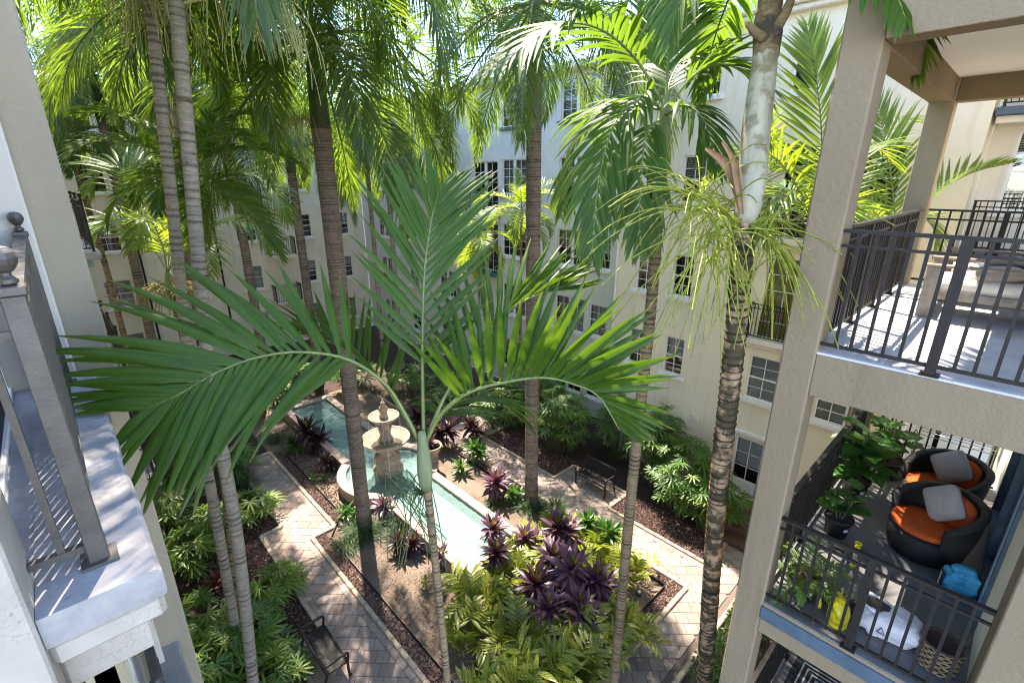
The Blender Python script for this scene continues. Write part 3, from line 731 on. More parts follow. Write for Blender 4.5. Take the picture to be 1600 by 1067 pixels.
for side, rects in RECTS.items():
    sh = MB()
    for (x0, x1, y0, y1) in rects: sh.add([(x0, y0, .0), (x1, y0, .0), (x1, y1, .0), (x0, y1, .0)], [(0, 1, 2, 3)])
    PT = tag(sh.build('path', 'joint_sand'), kind='structure')
    rest = MB(); s = .30 / math.sqrt(2) ; cell = []
    for r in rects:
        x0, x1, y0, y1 = r
        bw_ = .22
        long_y = (y1 - y0) > (x1 - x0)
        inner = (x0 + bw_, x1 - bw_, y0, y1) if long_y else (x0, x1, y0 + (bw_ if side == 'right' and y0 == 2.9 else 0), y1 - (0))
        # border course along the long sides
        if long_y:
            for xa in (x0, x1 - bw_):
                n = int((y1 - y0) / .30)
                for i in range(n):
                    ya = y0 + (y1 - y0) * i / n; yb = y0 + (y1 - y0) * (i + 1) / n
                    cell.append([(xa + .004, ya + .004), (xa + bw_ - .004, ya + .004), (xa + bw_ - .004, yb - .004), (xa + .004, yb - .004)])
        x0, x1, y0, y1 = inner
        k0 = int((x0 + y0) / .30 / math.sqrt(2)) - 2; k1 = int((x1 + y1) / .30 / math.sqrt(2)) + 2
        j0 = int((x0 - y1) / .30 / math.sqrt(2)) - 2; j1 = int((x1 - y0) / .30 / math.sqrt(2)) + 2
        for k in range(k0, k1):
            for j in range(j0, j1):
                cu = k * .30 + (.15 if False else 0); cv = j * .30 + (.15 if k % 2 else 0)
                h = .1455
                pts = []
                for (du, dv) in ((-h, -h), (h, -h), (h, h), (-h, h)):
                    u, v_ = cu + du, cv + dv
                    pts.append(((u + v_) / math.sqrt(2), (u - v_) / math.sqrt(2)))
                pts = clip(pts[::-1], inner)
                if len(pts) >= 3 and area(pts) > .004: cell.append(pts)
    def vis(p):
        cx_ = sum(q[0] for q in p) / len(p); cy_ = sum(q[1] for q in p) / len(p)
        d = math.hypot(cx_, cy_)
        front = cy_ > 3.0
        return (d - (0 if front else -100))
    cell.sort(key=vis)
    for i, p in enumerate(cell):
        # orient counter-clockwise
        sgn = sum(p[k - 1][0] * p[k][1] - p[k][0] * p[k - 1][1] for k in range(len(p)))
        if sgn < 0: p = p[::-1]
        v, f, cc = paver_mb(p, .025 + float(rng.normal(0, .0012)))
        if i < 290:
            mb = MB(); mb.add(v, f); mb.build('paver', 'paver', PT, loc=(cc[0], cc[1], 0))
        else: rest.add(np.array(v) + [cc[0], cc[1], 0], f)
    tag(rest.build('paver_field', 'paver', PT), kind='stuff')

# ------------------------------------------------------------------ curbs, each stone a part
CURBS = [[(3.75, 3.95), (3.75, 12.4), (4.45, 12.4), (4.45, 18.16), (0.4, 18.16)], [(3.75, 3.95), (10.05, 3.95), (10.05, 20)],
         [(3.28, 16.9), (3.28, 13.5), (2.67, 13.5), (2.67, 9.25), (2.0, 9.25), (2.0, 3.0)],
         [(12.38, 3.95), (11.2, 3.95), (11.2, 7.22), (12.3, 7.22), (12.3, 9.52), (11.2, 9.52), (11.2, 13.45), (14, 13.45)], [(6.3, 2.9), (12.3, 2.9)]]
cm = {}
CB = tag(thing('curb', None, None), kind='structure')
for pl in CURBS:
    for k in range(len(pl) - 1):
        a = np.array(pl[k]); bb = np.array(pl[k + 1]); d = bb - a; Ln = np.linalg.norm(d); d = d / Ln
        n = max(1, int(round(Ln / .32))); st = Ln / n
        key = round(st, 3)
        if key not in cm:
            x = MB(); x.box(-st / 2 + .003, st / 2 - .003, -.055, .055, -.02, .085, .016); cm[key] = x.mesh('curb_stone'); cm[key].materials.append(MATS['curb_stone'])
        for i in range(n):
            p = a + d * (st * (i + .5))
            link('curb_stone', cm[key], None, CB, (p[0], p[1], float(rng.normal(0, .003))), (0, 0, math.atan2(d[1], d[0]) + float(rng.normal(0, .012))))
# thin black edging strips between rock and planting
for pl in ([(4.15, 4.35), (4.15, 12.0), (4.85, 12.8), (4.85, 17.6)], [(4.15, 4.35), (9.68, 4.35), (9.68, 13)]):
    mb = MB()
    for k in range(len(pl) - 1): mb.bar((*pl[k], .045), (*pl[k + 1], .045), .012, .12)
    e = mb.build('garden_edging', 'edging')
    tag(e, 'thin black garden edging strip beside the %s' % ('left path rock band' if pl[1][1] > 10 else 'right path rock band'), 'edging')

# ------------------------------------------------------------------ beds: gravel and lava rock
m, nt, b = mat('pea_gravel')
vo = nd(nt, 'ShaderNodeTexVoronoi', Scale=60.0); tc = nt.nodes.new('ShaderNodeTexCoord'); nt.links.new(tc.outputs['Object'], vo.inputs['Vector'])
f = noise(nt, 1.2, 5)
c = mix(nt, 0.55, (0.22, 0.165, 0.12), vo.outputs['Color'], 'MULTIPLY')
c = mix(nt, 0.45, c, (0.25, 0.19, 0.14))
c = mix(nt, ramp(nt, f, [(0.40, 0.0), (0.62, 0.75)]).outputs[0], c, (0.10, 0.062, 0.042))
nt.links.new(c, b.inputs['Base Color']); b.inputs['Roughness'].default_value = 0.9
bump(nt, b, vo.outputs['Distance'], 0.8, 0.02)
m, nt, b = mat('lava_rock')
g = nt.nodes.new('ShaderNodeNewGeometry')
c = ramp(nt, g.outputs['Random Per Island'], [(0.0, (0.055, 0.026, 0.022)), (0.45, (0.12, 0.058, 0.048)), (0.8, (0.20, 0.115, 0.10)), (1.0, (0.34, 0.25, 0.22))]).outputs[0]
nt.links.new(c, b.inputs['Base Color']); b.inputs['Roughness'].default_value = 0.95
m, nt, b = mat('pebble')
g = nt.nodes.new('ShaderNodeNewGeometry')
c = ramp(nt, g.outputs['Random Per Island'], [(0.0, (0.15, 0.10, 0.07)), (0.6, (0.26, 0.20, 0.145)), (1.0, (0.40, 0.34, 0.27))]).outputs[0]
nt.links.new(c, b.inputs['Base Color']); b.inputs['Roughness'].default_value = 0.9
m, nt, b = mat('mulch_dark')
f2 = noise(nt, 40, 6, 0.7)
c = ramp(nt, f2, [(0.35, (0.022, 0.012, 0.010)), (0.6, (0.07, 0.036, 0.028)), (0.75, (0.15, 0.09, 0.07))]).outputs[0]
nt.links.new(c, b.inputs['Base Color']); b.inputs['Roughness'].default_value = 0.95
bump(nt, b, f2, 1.0, 0.03)
def sheet(name, rects, z, m):
    mb = MB()
    for (x0, x1, y0, y1) in rects: mb.add([(x0, y0, z), (x1, y0, z), (x1, y1, z), (x0, y1, z)], [(0, 1, 2, 3)])
    return tag(mb.build(name, m), kind='structure')
sheet('planting_bed', [(3.75, 10.05, 3.95, 12.4), (4.45, 10.05, 12.4, 22)], 0.012, 'pea_gravel')
sheet('planting_bed', [(-.4, 2.0, 3, 9.25), (-.4, 2.67, 9.25, 13.5), (-.4, 3.28, 13.5, 16.9), (11.2, 14.4, 3.95, 7.22), (12.3, 16, 7.22, 9.52), (11.2, 16, 9.52, 13.45), (-.4, 9.9, 22.02, 31.4), (-.4, 4.44, 18.1, 22)], 0.010, 'mulch_dark')
OCT = np.array([(1, 0, 0), (-1, 0, 0), (0, 1, 0), (0, -1, 0), (0, 0, 1), (0, 0, -1)], float)
OF = np.array([(0, 2, 4), (2, 1, 4), (1, 3, 4), (3, 0, 4), (2, 0, 5), (1, 2, 5), (3, 1, 5), (0, 3, 5)])
def rocks(name, rects, dens, size, m, label, cat, z=0.02, maxn=9000):
    pts = []
    for (x0, x1, y0, y1) in rects:
        n = int((x1 - x0) * (y1 - y0) * dens); pts.append(np.stack([rng.uniform(x0, x1, n), rng.uniform(y0, y1, n), rng.uniform(z - .006, z + .022, n)], 1))
    P = np.concatenate(pts)[:maxn]; n = len(P)
    V = OCT[None] * (size * rng.uniform(.5, 1.4, (n, 1, 3))) + rng.normal(0, size * .22, (n, 6, 3))
    a = rng.uniform(0, 6.28, n); ca, sa = np.cos(a), np.sin(a)
    V = np.stack([V[..., 0] * ca[:, None] - V[..., 1] * sa[:, None], V[..., 0] * sa[:, None] + V[..., 1] * ca[:, None], V[..., 2]], -1) + P[:, None]
    me = bpy.data.meshes.new(name)
    F_ = (OF[None] + 6 * np.arange(n)[:, None, None]).reshape(-1, 3)
    me.from_pydata(V.reshape(-1, 3).tolist(), [], F_.tolist()); me.update()
    o = link(name, me, m); return tag(o, label, cat, kind='stuff')
rocks('lava_rock', [(3.82, 4.14, 3.98, 12.35), (4.52, 4.84, 12.45, 18.1), (4.1, 9.98, 4.02, 4.34), (9.69, 9.98, 4.4, 13)], 1150, .021, 'lava_rock', 'band of broken red lava rock between curb and black edging', 'rock', maxn=14000)
rocks('lava_rock', [(.6, 1.94, 6, 9.2), (1.2, 2.6, 9.3, 13.45), (2.0, 3.2, 13.6, 16.8), (11.27, 12.4, 4, 7.15), (11.27, 12.6, 9.6, 13.4), (4.9, 5.8, 13.0, 20), (8.7, 9.7, 9.5, 20)], 620, .022, 'lava_rock', 'dark red lava rock mulch scattered in the shaded beds', 'rock', maxn=16000)
rocks('pebbles', [(4.2, 5.9, 4.4, 12.2), (5.9, 9.6, 4.4, 7.6), (8.1, 9.6, 7.6, 13)], 420, .012, 'pebble', 'pale pea gravel around the central planting', 'gravel', .016, 9000)

# ================================================================== pool and fountain
m, nt, b = mat('coping')
oi = nt.nodes.new('ShaderNodeObjectInfo'); f = noise(nt, 6, 6, 0.65)
c = mix(nt, oi.outputs['Random'], (0.35, 0.245, 0.195), (0.46, 0.345, 0.285))
c = mix(nt, ramp(nt, f, [(0.4, 0.0), (0.7, 0.6)]).outputs[0], c, (0.30, 0.215, 0.17))
nt.links.new(c, b.inputs['Base Color']); b.inputs['Roughness'].default_value = 0.7
bump(nt, b, f, 0.5, 0.008)
simple('pool_wall', (0.40, 0.33, 0.27), 0.8, 0.25, 5, .5, 30)
simple('pool_floor', (0.30, 0.47, 0.45), 0.6, 0.25, 2.2)
m, nt, b = mat('water')
nt.nodes.remove(b)
tr = nd(nt, 'ShaderNodeBsdfTransparent', Color=(0.80, 0.90, 0.88, 1))
df = nd(nt, 'ShaderNodeBsdfDiffuse', Color=(0.24, 0.38, 0.36, 1))
gl = nd(nt, 'ShaderNodeBsdfGlossy', Roughness=0.03)
fr = nd(nt, 'ShaderNodeFresnel', IOR=1.33)
m0 = nt.nodes.new('ShaderNodeMixShader'); m0.inputs[0].default_value = 0.45
nt.links.new(tr.outputs[0], m0.inputs[1]); nt.links.new(df.outputs[0], m0.inputs[2])
ms = nt.nodes.new('ShaderNodeMixShader')
bm_ = nd(nt, 'ShaderNodeBump', Strength=1.0, Distance=0.05)
nt.links.new(noise(nt, 16, 3, .5), bm_.inputs['Height'])
for n_ in (gl, fr): nt.links.new(bm_.outputs[0], n_.inputs['Normal'])
nt.links.new(fr.outputs[0], ms.inputs[0]); nt.links.new(m0.outputs[0], ms.inputs[1]); nt.links.new(gl.outputs[0], ms.inputs[2])
nt.links.new(ms.outputs[0], nt.nodes['Material Output'].inputs[0])
wc = MATS['water'].copy(); wc.name = 'water_clear'; MATS['water_clear'] = wc
for n_ in wc.node_tree.nodes:
    if n_.type == 'BSDF_DIFFUSE': n_.inputs[0].default_value = (0.36, 0.34, 0.28, 1)
    if n_.type == 'BSDF_TRANSPARENT': n_.inputs[0].default_value = (0.9, 0.92, 0.9, 1)
PX0, PX1, PY0, PY1 = 5.88, 8.05, 7.72, 20.85
FC_ = np.array([6.95, 13.5]); RO = 1.72
dl = math.sqrt(RO ** 2 - (FC_[0] - PX0) ** 2); dr = math.sqrt(RO ** 2 - (PX1 - FC_[0]) ** 2)
POOL = thing('pool', 'long stone rimmed reflecting pool with round bay at the fountain', 'pool', (FC_[0], FC_[1], 0))
def off(m_): return m_
CT, CW = .46, .30
def cstone(x0, x1, y0, y1):
    mb = MB(); hx, hy = (x1 - x0) / 2, (y1 - y0) / 2
    mb.box(-hx, hx, -hy, hy, -.07, 0, .014)
    mb.build('coping_stone', 'coping', POOL, loc=((x0 + x1) / 2 - FC_[0], (y0 + y1) / 2 - FC_[1], CT))
def run_y(x0, x1, y0, y1):
    n = max(1, round((y1 - y0) / .42)); st = (y1 - y0) / n
    for i in range(n): cstone(x0, x1, y0 + i * st + .003, y0 + (i + 1) * st - .003)
def run_x(y0, y1, x0, x1):
    n = max(1, round((x1 - x0) / .42)); st = (x1 - x0) / n
    for i in range(n): cstone(x0 + i * st + .003, x0 + (i + 1) * st - .003, y0, y1)
run_y(PX0, PX0 + CW, PY0 + CW, FC_[1] - dl - .02); run_y(PX0, PX0 + CW, FC_[1] + dl + .02, PY1 - CW)
run_y(PX1 - CW, PX1, PY0 + CW, FC_[1] - dr - .02); run_y(PX1 - CW, PX1, FC_[1] + dr + .02, PY1 - CW)
run_x(PY0, PY0 + CW - .003, PX0, PX1); run_x(PY1 - CW + .003, PY1, PX0, PX1)
bw = MB()
for (a0, a1) in ((math.atan2(dl, PX0 - FC_[0]), 2 * math.pi + math.atan2(-dl, PX0 - FC_[0])), (math.atan2(-dr, PX1 - FC_[0]), math.atan2(dr, PX1 - FC_[0]))):
    n = max(3, round((a1 - a0) * RO / .40))
    for i in range(n):
        b0, b1 = a0 + (a1 - a0) * i / n + .003, a0 + (a1 - a0) * (i + 1) / n - .003
        def wedge(mb, ri, ro, z0, z1, e=.012):
            v = []; k = 4
            for j in range(k + 1):
                a = b0 + (b1 - b0) * j / k; ca, sa = math.cos(a), math.sin(a)
                v += [(ri * ca, ri * sa, z0), (ro * ca, ro * sa, z0), (ro * ca, ro * sa, z1 - e), ((ro - e) * ca, (ro - e) * sa, z1), ((ri + e) * ca, (ri + e) * sa, z1), (ri * ca, ri * sa, z1 - e)]
            f = []
            for j in range(k):
                for q in range(6): f.append((j * 6 + q, (j + 1) * 6 + q, (j + 1) * 6 + (q + 1) % 6, j * 6 + (q + 1) % 6))
            f.append(tuple(range(6))); f.append(tuple(k * 6 + q for q in range(6))[::-1])
            mb.add(v, [tuple(reversed(q)) for q in f])
        mb = MB(); wedge(mb, RO - CW, RO, CT - .07, CT); mb.build('coping_stone', 'coping', POOL)
        wedge(bw, RO - CW + .05, RO - .03, 0, CT - .071, .002)
def wb(x0, x1, y0, y1): bw.box(x0 - FC_[0], x1 - FC_[0], y0 - FC_[1], y1 - FC_[1], 0, CT - .071)
i_, o_ = .25, .03
wb(PX0 + o_, PX0 + i_, PY0 + .04, FC_[1] - dl); wb(PX0 + o_, PX0 + i_, FC_[1] + dl, PY1 - .04); wb(PX1 - i_, PX1 - o_, PY0 + .04, FC_[1] - dr); wb(PX1 - i_, PX1 - o_, FC_[1] + dr, PY1 - .04)
wb(PX0 + i_ + .001, PX1 - i_ - .001, PY0 + o_, PY0 + i_); wb(PX0 + i_ + .001, PX1 - i_ - .001, PY1 - i_, PY1 - o_)
bw.build('basin_wall', 'pool_wall', POOL)
def inpool(x, y, mrg):
    return ((x > PX0 + CW - mrg) & (x < PX1 - CW + mrg) & (y > PY0 + CW - mrg) & (y < PY1 - CW + mrg)) | ((x - FC_[0]) ** 2 + (y - FC_[1]) ** 2 < (RO - CW + mrg) ** 2)
def poolgrid(h, z, mrg, wavy):
    xs = np.arange(FC_[0] - RO, FC_[0] + RO + h, h); ys = np.arange(PY0, PY1 + h, h)
    Xg, Yg = np.meshgrid(xs, ys, indexing='ij'); Z = np.full_like(Xg, z)
    if wavy:
        d = np.hypot(Xg - FC_[0], Yg - FC_[1])
        amp = .006 + .016 * np.exp(-(d / 2.2) ** 2) + .006 * np.exp(-((Yg - 10) / 2.2) ** 2)
        w = np.zeros_like(Xg)
        r2 = np.random.default_rng(3)
        for _ in range(26):
            a = r2.uniform(0, 6.28); k = r2.uniform(9, 42); w += np.sin(k * (Xg * math.cos(a) + Yg * math.sin(a)) + r2.uniform(0, 6.28)) * (14 / k)
        w += 2.2 * np.sin(26 * d)
        Z = Z + amp * w * .22
    keep = inpool(Xg[:-1, :-1] + h / 2, Yg[:-1, :-1] + h / 2, mrg)
    ny = len(ys); I, J = np.nonzero(keep)
    f = np.stack([I * ny + J, (I + 1) * ny + J, (I + 1) * ny + J + 1, I * ny + J + 1], 1)
    used, inv = np.unique(f, return_inverse=True)
    V = np.stack([Xg.ravel(), Yg.ravel(), Z.ravel()], 1)[used]
    me = bpy.data.meshes.new('water'); me.from_pydata(V.tolist(), [], inv.reshape(-1, 4).tolist()); me.polygons.foreach_set('use_smooth', np.ones(len(me.polygons), bool)); me.update()
    return me
link('pool_floor', poolgrid(.1, .06, .12, False), 'pool_floor', POOL, (-FC_[0], -FC_[1], 0))
tag(link('water', poolgrid(.05, .345, .05, True), 'water'), kind='structure')

m, nt, b = mat('fountain_stone')
f = noise(nt, 5, 6, 0.65); f2 = noise(nt, 40, 5)
c = ramp(nt, f, [(0.3, (0.19, 0.125, 0.075)), (0.5, (0.35, 0.255, 0.165)), (0.7, (0.48, 0.38, 0.27))]).outputs[0]
nt.links.new(c, b.inputs['Base Color']); b.inputs['Roughness'].default_value = 0.6
bump(nt, b, f2, 0.5, 0.01)
FT = thing('fountain', 'two tiered weathered stone fountain standing in the pool', 'fountain', (FC_[0], FC_[1], 0))
flut = lambda a, z: 1 + .055 * np.abs(np.sin(a * 5))
mb = MB(); mb.lathe([(.46, .1), (.46, .42), (.50, .46), (.48, .52), (.42, .58), (.40, .66), (.44, .82), (.42, .98), (.33, 1.06), (.26, 1.14), (.30, 1.22), (.24, 1.28)], 40, fn=flut); mb.build('pedestal', 'fountain_stone', FT, True)
def bowl(r, z, h, nm):
    mb = MB(); pr = [(r * .26, z - h), (r * .55, z - h * .86), (r * .80, z - h * .55), (r * .94, z - h * .25), (r * 1.0, z - .05), (r * 1.03, z - .03), (r * 1.03, z), (r * .985, z + .012), (r * .94, z - .012), (r * .88, z - h * .2), (r * .6, z - h * .42), (0, z - h * .5)]
    mb.lathe(pr, 44, fn=lambda a, zz: 1 + .012 * np.sin(a * 20)); mb.build(nm, 'fountain_stone', FT, True)
    mb = MB(); n = 44; k = 6; v = [(0, 0, z - .05)]; f = []
    for i in range(1, k + 1):
        for j in range(n):
            a = 6.2832 * j / n; v.append((r * .93 * i / k * math.cos(a), r * .93 * i / k * math.sin(a), z - .045 + .006 * math.sin(i * 2.6 + 3 * a)))
    for j in range(n): f.append((0, 1 + j, 1 + (j + 1) % n))
    for i in range(k - 1):
        for j in range(n): f.append((1 + i * n + j, 1 + (i + 1) * n + j, 1 + (i + 1) * n + (j + 1) % n, 1 + i * n + (j + 1) % n))
    mb.add(v, f); mb.build('bowl_water', 'water_clear', FT, True)
bowl(.80, 1.68, .42, 'lower_bowl')
mb = MB(); mb.lathe([(.22, 1.45), (.25, 1.62), (.20, 1.70), (.17, 1.80), (.19, 1.95), (.23, 2.05), (.22, 2.14), (.16, 2.20), (.20, 2.27)], 40, fn=flut); mb.build('stem', 'fountain_stone', FT, True)
bowl(.50, 2.50, .26, 'upper_bowl')
mb = MB(); mb.lathe([(.13, 2.36), (.14, 2.5), (.11, 2.56), (.12, 2.64), (.15, 2.72), (.12, 2.82), (.07, 2.88), (.08, 2.94), (.05, 3.0), (0, 3.03)], 30, fn=flut); mb.build('finial', 'fountain_stone', FT, True)
simple('foam', (0.75, 0.8, 0.8), 0.3, 0.05)
mb = MB()
for k in range(26):
    a = rng.uniform(0, 6.28); r0_ = .51 if k % 2 else .82; z_ = 2.5 if k % 2 else 1.66; zb = 1.66 if k % 2 else .36
    pts = [(r0_ * math.cos(a) * (1 + .04 * t), r0_ * math.sin(a) * (1 + .04 * t), z_ + (zb - z_) * t * t) for t in np.linspace(0, 1, 6)]
    mb.tube(pts, .0035, 4, False)
mb.tube([(0, 0, 3.0), (0, 0, 3.12)], [.02, .012], 6)
mb.build('water_trickle', 'foam', FT)

# ------------------------------------------------------------------ benches
def bench(label, loc, rz):
    T = thing('park_bench', label, 'bench', loc, rz, None)            # faces +x, length along y
    L_ = 1.22
    prof = [(-.30, .84), (-.275, .72), (-.24, .58), (-.20, .46), (-.12, .41), (0.0, .405), (.12, .425), (.20, .43), (.245, .40)]
    pr = smoothpath([(x, 0, z) for x, z in prof], 16)
    sm_ = MB(); v = []; f = []
    for p in pr: v += [(p[0], -.021, p[2]), (p[0], .021, p[2]), (p[0], .021, p[2] - .007), (p[0], -.021, p[2] - .007)]
    n = len(pr)
    for i in range(n - 1):
        for j in range(4): f.append((i * 4 + j, i * 4 + (j + 1) % 4, (i + 1) * 4 + (j + 1) % 4, (i + 1) * 4 + j))
    sm_.add(v, [q[::-1] for q in f]); me = sm_.mesh('strap'); me.materials.append(MATS['metal_dark'])
    ns = 25
    for i in range(ns): link('strap', me, None, T, (0, -L_ / 2 + .03 + (L_ - .06) * i / (ns - 1), 0))
    mb = MB(); mb.tube([(-.305, -L_ / 2, .85), (-.305, L_ / 2, .85)], .03, 10); mb.build('top_rail', 'metal_dark', T, True)
    mb = MB(); mb.tube([(.25, -L_ / 2, .395), (.25, L_ / 2, .395)], .02, 10); mb.build('front_rail', 'metal_dark', T, True)
    for y in (-L_ / 2, L_ / 2):
        mb = MB()
        mb.tube(smoothpath([(-.305, y, .85), (-.25, y, .6), (-.21, y, .42), (-.27, y, .2), (-.33, y, .0)], 12), .026, 8)
        mb.tube(smoothpath([(.25, y, .0), (.235, y, .2), (.24, y, .40), (.265, y, .58), (.24, y, .645), (.12, y, .655), (-.05, y, .64), (-.25, y, .645)], 20), .028, 8)
        mb.tube([(-.21, y, .42), (.24, y, .40)], .016, 8)
        mb.tube([(.22, y, .008), (.29, y, .008)], .02, 6); mb.tube([(-.36, y, .008), (-.29, y, .008)], .02, 6)
        mb.build('end_frame', 'metal_dark', T, True)
    return T
bench('dark metal strap bench in the shaded notch under the cream building', (11.78, 8.22, .026), math.pi)
bench('dark metal strap bench catching sun on the left path', (2.42, 8.35, .026), 0.0)
# ================================================================== plants
leafmat('leaf_near', (0.030, 0.080, 0.008), (0.060, 0.125, 0.013), (0.17, 0.30, 0.012), 0.28, 0.38, spec=.28, tip=(0.20, 0.14, 0.05))
leafmat('leaf_royal', (0.026, 0.062, 0.022), (0.046, 0.095, 0.030), (0.38, 0.54, 0.04), 0.46, 0.40)
leafmat('leaf_mid', (0.036, 0.085, 0.016), (0.065, 0.13, 0.022), (0.28, 0.46, 0.03), 0.36, 0.50, spec=.3, tip=(0.20, 0.15, 0.04))
leafmat('leaf_bright', (0.06, 0.14, 0.022), (0.11, 0.20, 0.03), (0.48, 0.60, 0.03), 0.45, 0.40)
leafmat('leaf_fan', (0.042, 0.125, 0.020), (0.085, 0.20, 0.028), (0.24, 0.44, 0.03), 0.32, 0.40, tip=(0.17, 0.14, 0.04))
leafmat('leaf_fan_light', (0.10, 0.20, 0.022), (0.18, 0.27, 0.03), (0.40, 0.50, 0.03), 0.32, 0.42, tip=(0.25, 0.18, 0.05))
leafmat('leaf_purple', (0.075, 0.032, 0.058), (0.19, 0.10, 0.14), (0.20, 0.03, 0.07), 0.24, 0.36)
leafmat('leaf_plum', (0.022, 0.010, 0.018), (0.05, 0.018, 0.030), (0.14, 0.02, 0.04), 0.22, 0.36)
leafmat('leaf_young', (0.16, 0.18, 0.03), (0.22, 0.20, 0.04), (0.4, 0.4, 0.04), 0.3, 0.4)
leafmat('leaf_ginger', (0.045, 0.115, 0.018), (0.08, 0.16, 0.022), (0.30, 0.40, 0.03), 0.32, 0.38, stripe=(0.46, 0.42, 0.06))
leafmat('leaf_grass', (0.035, 0.085, 0.03), (0.08, 0.15, 0.06), (0.12, 0.25, 0.05), 0.25, 0.5)
leafmat('leaf_red', (0.10, 0.015, 0.012), (0.20, 0.05, 0.015), (0.35, 0.06, 0.02), 0.3, 0.4)
leafmat('leaf_broad', (0.03, 0.10, 0.02), (0.05, 0.15, 0.03), (0.15, 0.36, 0.03), 0.28, 0.28)
leafmat('leaf_hedge', (0.05, 0.12, 0.03), (0.09, 0.18, 0.05), (0.2, 0.36, 0.05), 0.3, 0.4)
simple('rachis', (0.16, 0.20, 0.055), 0.45, 0.25, 8)
simple('rachis_dark', (0.09, 0.13, 0.04), 0.5, 0.3, 8)
simple('flower_green', (0.22, 0.25, 0.018), 0.6, 0.3, 12)
simple('flower_pale', (0.42, 0.42, 0.16), 0.7, 0.25, 12)
simple('flower_old', (0.24, 0.22, 0.06), 0.7, 0.3, 12)
simple('sheath_brown', (0.27, 0.15, 0.075), 0.7, 0.35, 6, .4, 30)
simple('cane', (0.09, 0.10, 0.04), 0.7, 0.3, 12)
trunkmat('trunk_grey', (0.36, 0.305, 0.235), (0.15, 0.125, 0.10))
trunkmat('trunk_royal', (0.25, 0.185, 0.145), (0.085, 0.062, 0.05), patch=(0.11, 0.105, 0.07), patch_amt=.25)
trunkmat('trunk_banded', (0.44, 0.29, 0.17), (0.022, 0.018, 0.014), patch=(0.022, 0.024, 0.013), patch_amt=.72, mscale=6)
trunkmat('trunk_thin', (0.26, 0.185, 0.105), (0.055, 0.044, 0.034))
trunkmat('shaft_white', (0.40, 0.365, 0.26), (0.18, 0.15, 0.09), 0.5, patch=(0.20, 0.16, 0.09), patch_amt=.42, mscale=6, zs=.22)
trunkmat('shaft_green', (0.20, 0.24, 0.12), (0.12, 0.13, 0.06), 0.5, zs=.25)
trunkmat('shaft_royal', (0.09, 0.12, 0.055), (0.07, 0.08, 0.04), 0.5, zs=.25)

ZUP = np.array([0, 0, 1.0])
def blade(mb, p0, d, side, L, w, droop, segs=4, fold=.22, peak=.35, base=.35, tipw=.04, grav=-ZUP):
    d = unit(d); pts = [np.array(p0, float)]; ds = []
    for k in range(segs):
        dk = unit(d + grav * droop * ((k + .5) / segs) ** 1.4); ds.append(dk); pts.append(pts[-1] + dk * (L / segs))
    ds.append(ds[-1])
    v = []; lt = []; lw = []
    for k in range(segs + 1):
        t = k / segs
        ww = w * (base + (1 - base) * (t / peak)) if t < peak else w * (tipw + (1 - tipw) * (1 - ((t - peak) / (1 - peak)) ** 1.6))
        s_ = side - ds[k] * np.dot(side, ds[k]); s_ = unit(s_); n = np.cross(s_, ds[k])
        c = pts[k]
        if fold:
            v += [c - s_ * ww / 2, c - n * ww * fold, c + s_ * ww / 2]; lt += [t] * 3; lw += [-1, 0, 1]
        else:
            v += [c - s_ * ww / 2, c + s_ * ww / 2]; lt += [t] * 2; lw += [-1, 1]
    m_ = 3 if fold else 2; f = []
    for k in range(segs):
        for j in range(m_ - 1): f.append((k * m_ + j, k * m_ + j + 1, (k + 1) * m_ + j + 1, (k + 1) * m_ + j))
    mb.add(v, f, lt=np.array(lt), lw=np.array(lw, float))
def frond(path, n, Lf, w, beta=(72, 22), gamma=20, droop=.5, fold=.2, seed=0, segs=4, plum=0.0, t0=.14, up=None, r0=.018, split=False, npath=26, jitter=.06, peak=.3):
    r = np.random.default_rng(seed)
    P = smoothpath(path, npath); T = np.gradient(P, axis=0); T /= np.linalg.norm(T, axis=1)[:, None]
    rc = MB(); rc.tube(P, np.linspace(r0, r0 * .22, npath), 6)
    out = []; lv = MB()
    for i in range(n):
        t = t0 + (1 - t0) * (i + .5) / n; k = t * (npath - 1); k0 = min(int(k), npath - 2); fr_ = k - k0
        p = P[k0] * (1 - fr_) + P[k0 + 1] * fr_; tt = unit(T[k0] * (1 - fr_) + T[k0 + 1] * fr_)
        u0 = ZUP if up is None else up
        U = u0 - tt * np.dot(u0, tt)
        if np.linalg.norm(U) < .15: U = np.array([1.0, 0, 0]) - tt * tt[0]
        U = unit(U); S = np.cross(tt, U)
        lp = Lf * (0.55 + .45 * math.sin(math.pi * min(1, (t - t0) / (1 - t0) * .9 + .12))) * (1 - .45 * ((t - t0) / (1 - t0)) ** 4)
        for sg in (-1, 1):
            be = R(beta[0] + (beta[1] - beta[0]) * ((t - t0) / (1 - t0)) ** .9 + r.normal(0, 4))
            ga = R((gamma if not isinstance(gamma, tuple) else (gamma[0] if sg < 0 else gamma[1])) + r.normal(0, 5) + plum * r.choice([-1, 0, 1]))
            dd = math.cos(be) * tt + math.sin(be) * (math.cos(ga) * sg * S + math.sin(ga) * U)
            q = p + tt * r.normal(0, .006)
            L_ = lp * (1 + r.normal(0, jitter)); w_ = w * (1 + r.normal(0, .08)) * (.6 + .4 * min(1, lp / Lf * 1.2))
            tgt = MB() if split else lv
            sd = tt - dd * np.dot(tt, dd)
            blade(tgt, q, dd, unit(sd) * sg, L_, w_, droop * (1 + r.normal(0, .25)), segs, fold, peak)
            if split: out.append(tgt)
    return rc, (out if split else lv)
def arc_path(L, e0, e1, pw=1.2, n=14):
    p = np.zeros(3); out = [p.copy()]
    for i in range(n):
        e = R(e0 + (e1 - e0) * ((i + .5) / n) ** pw); p = p + np.array([math.cos(e), 0, math.sin(e)]) * L / n; out.append(p.copy())
    return np.array(out)
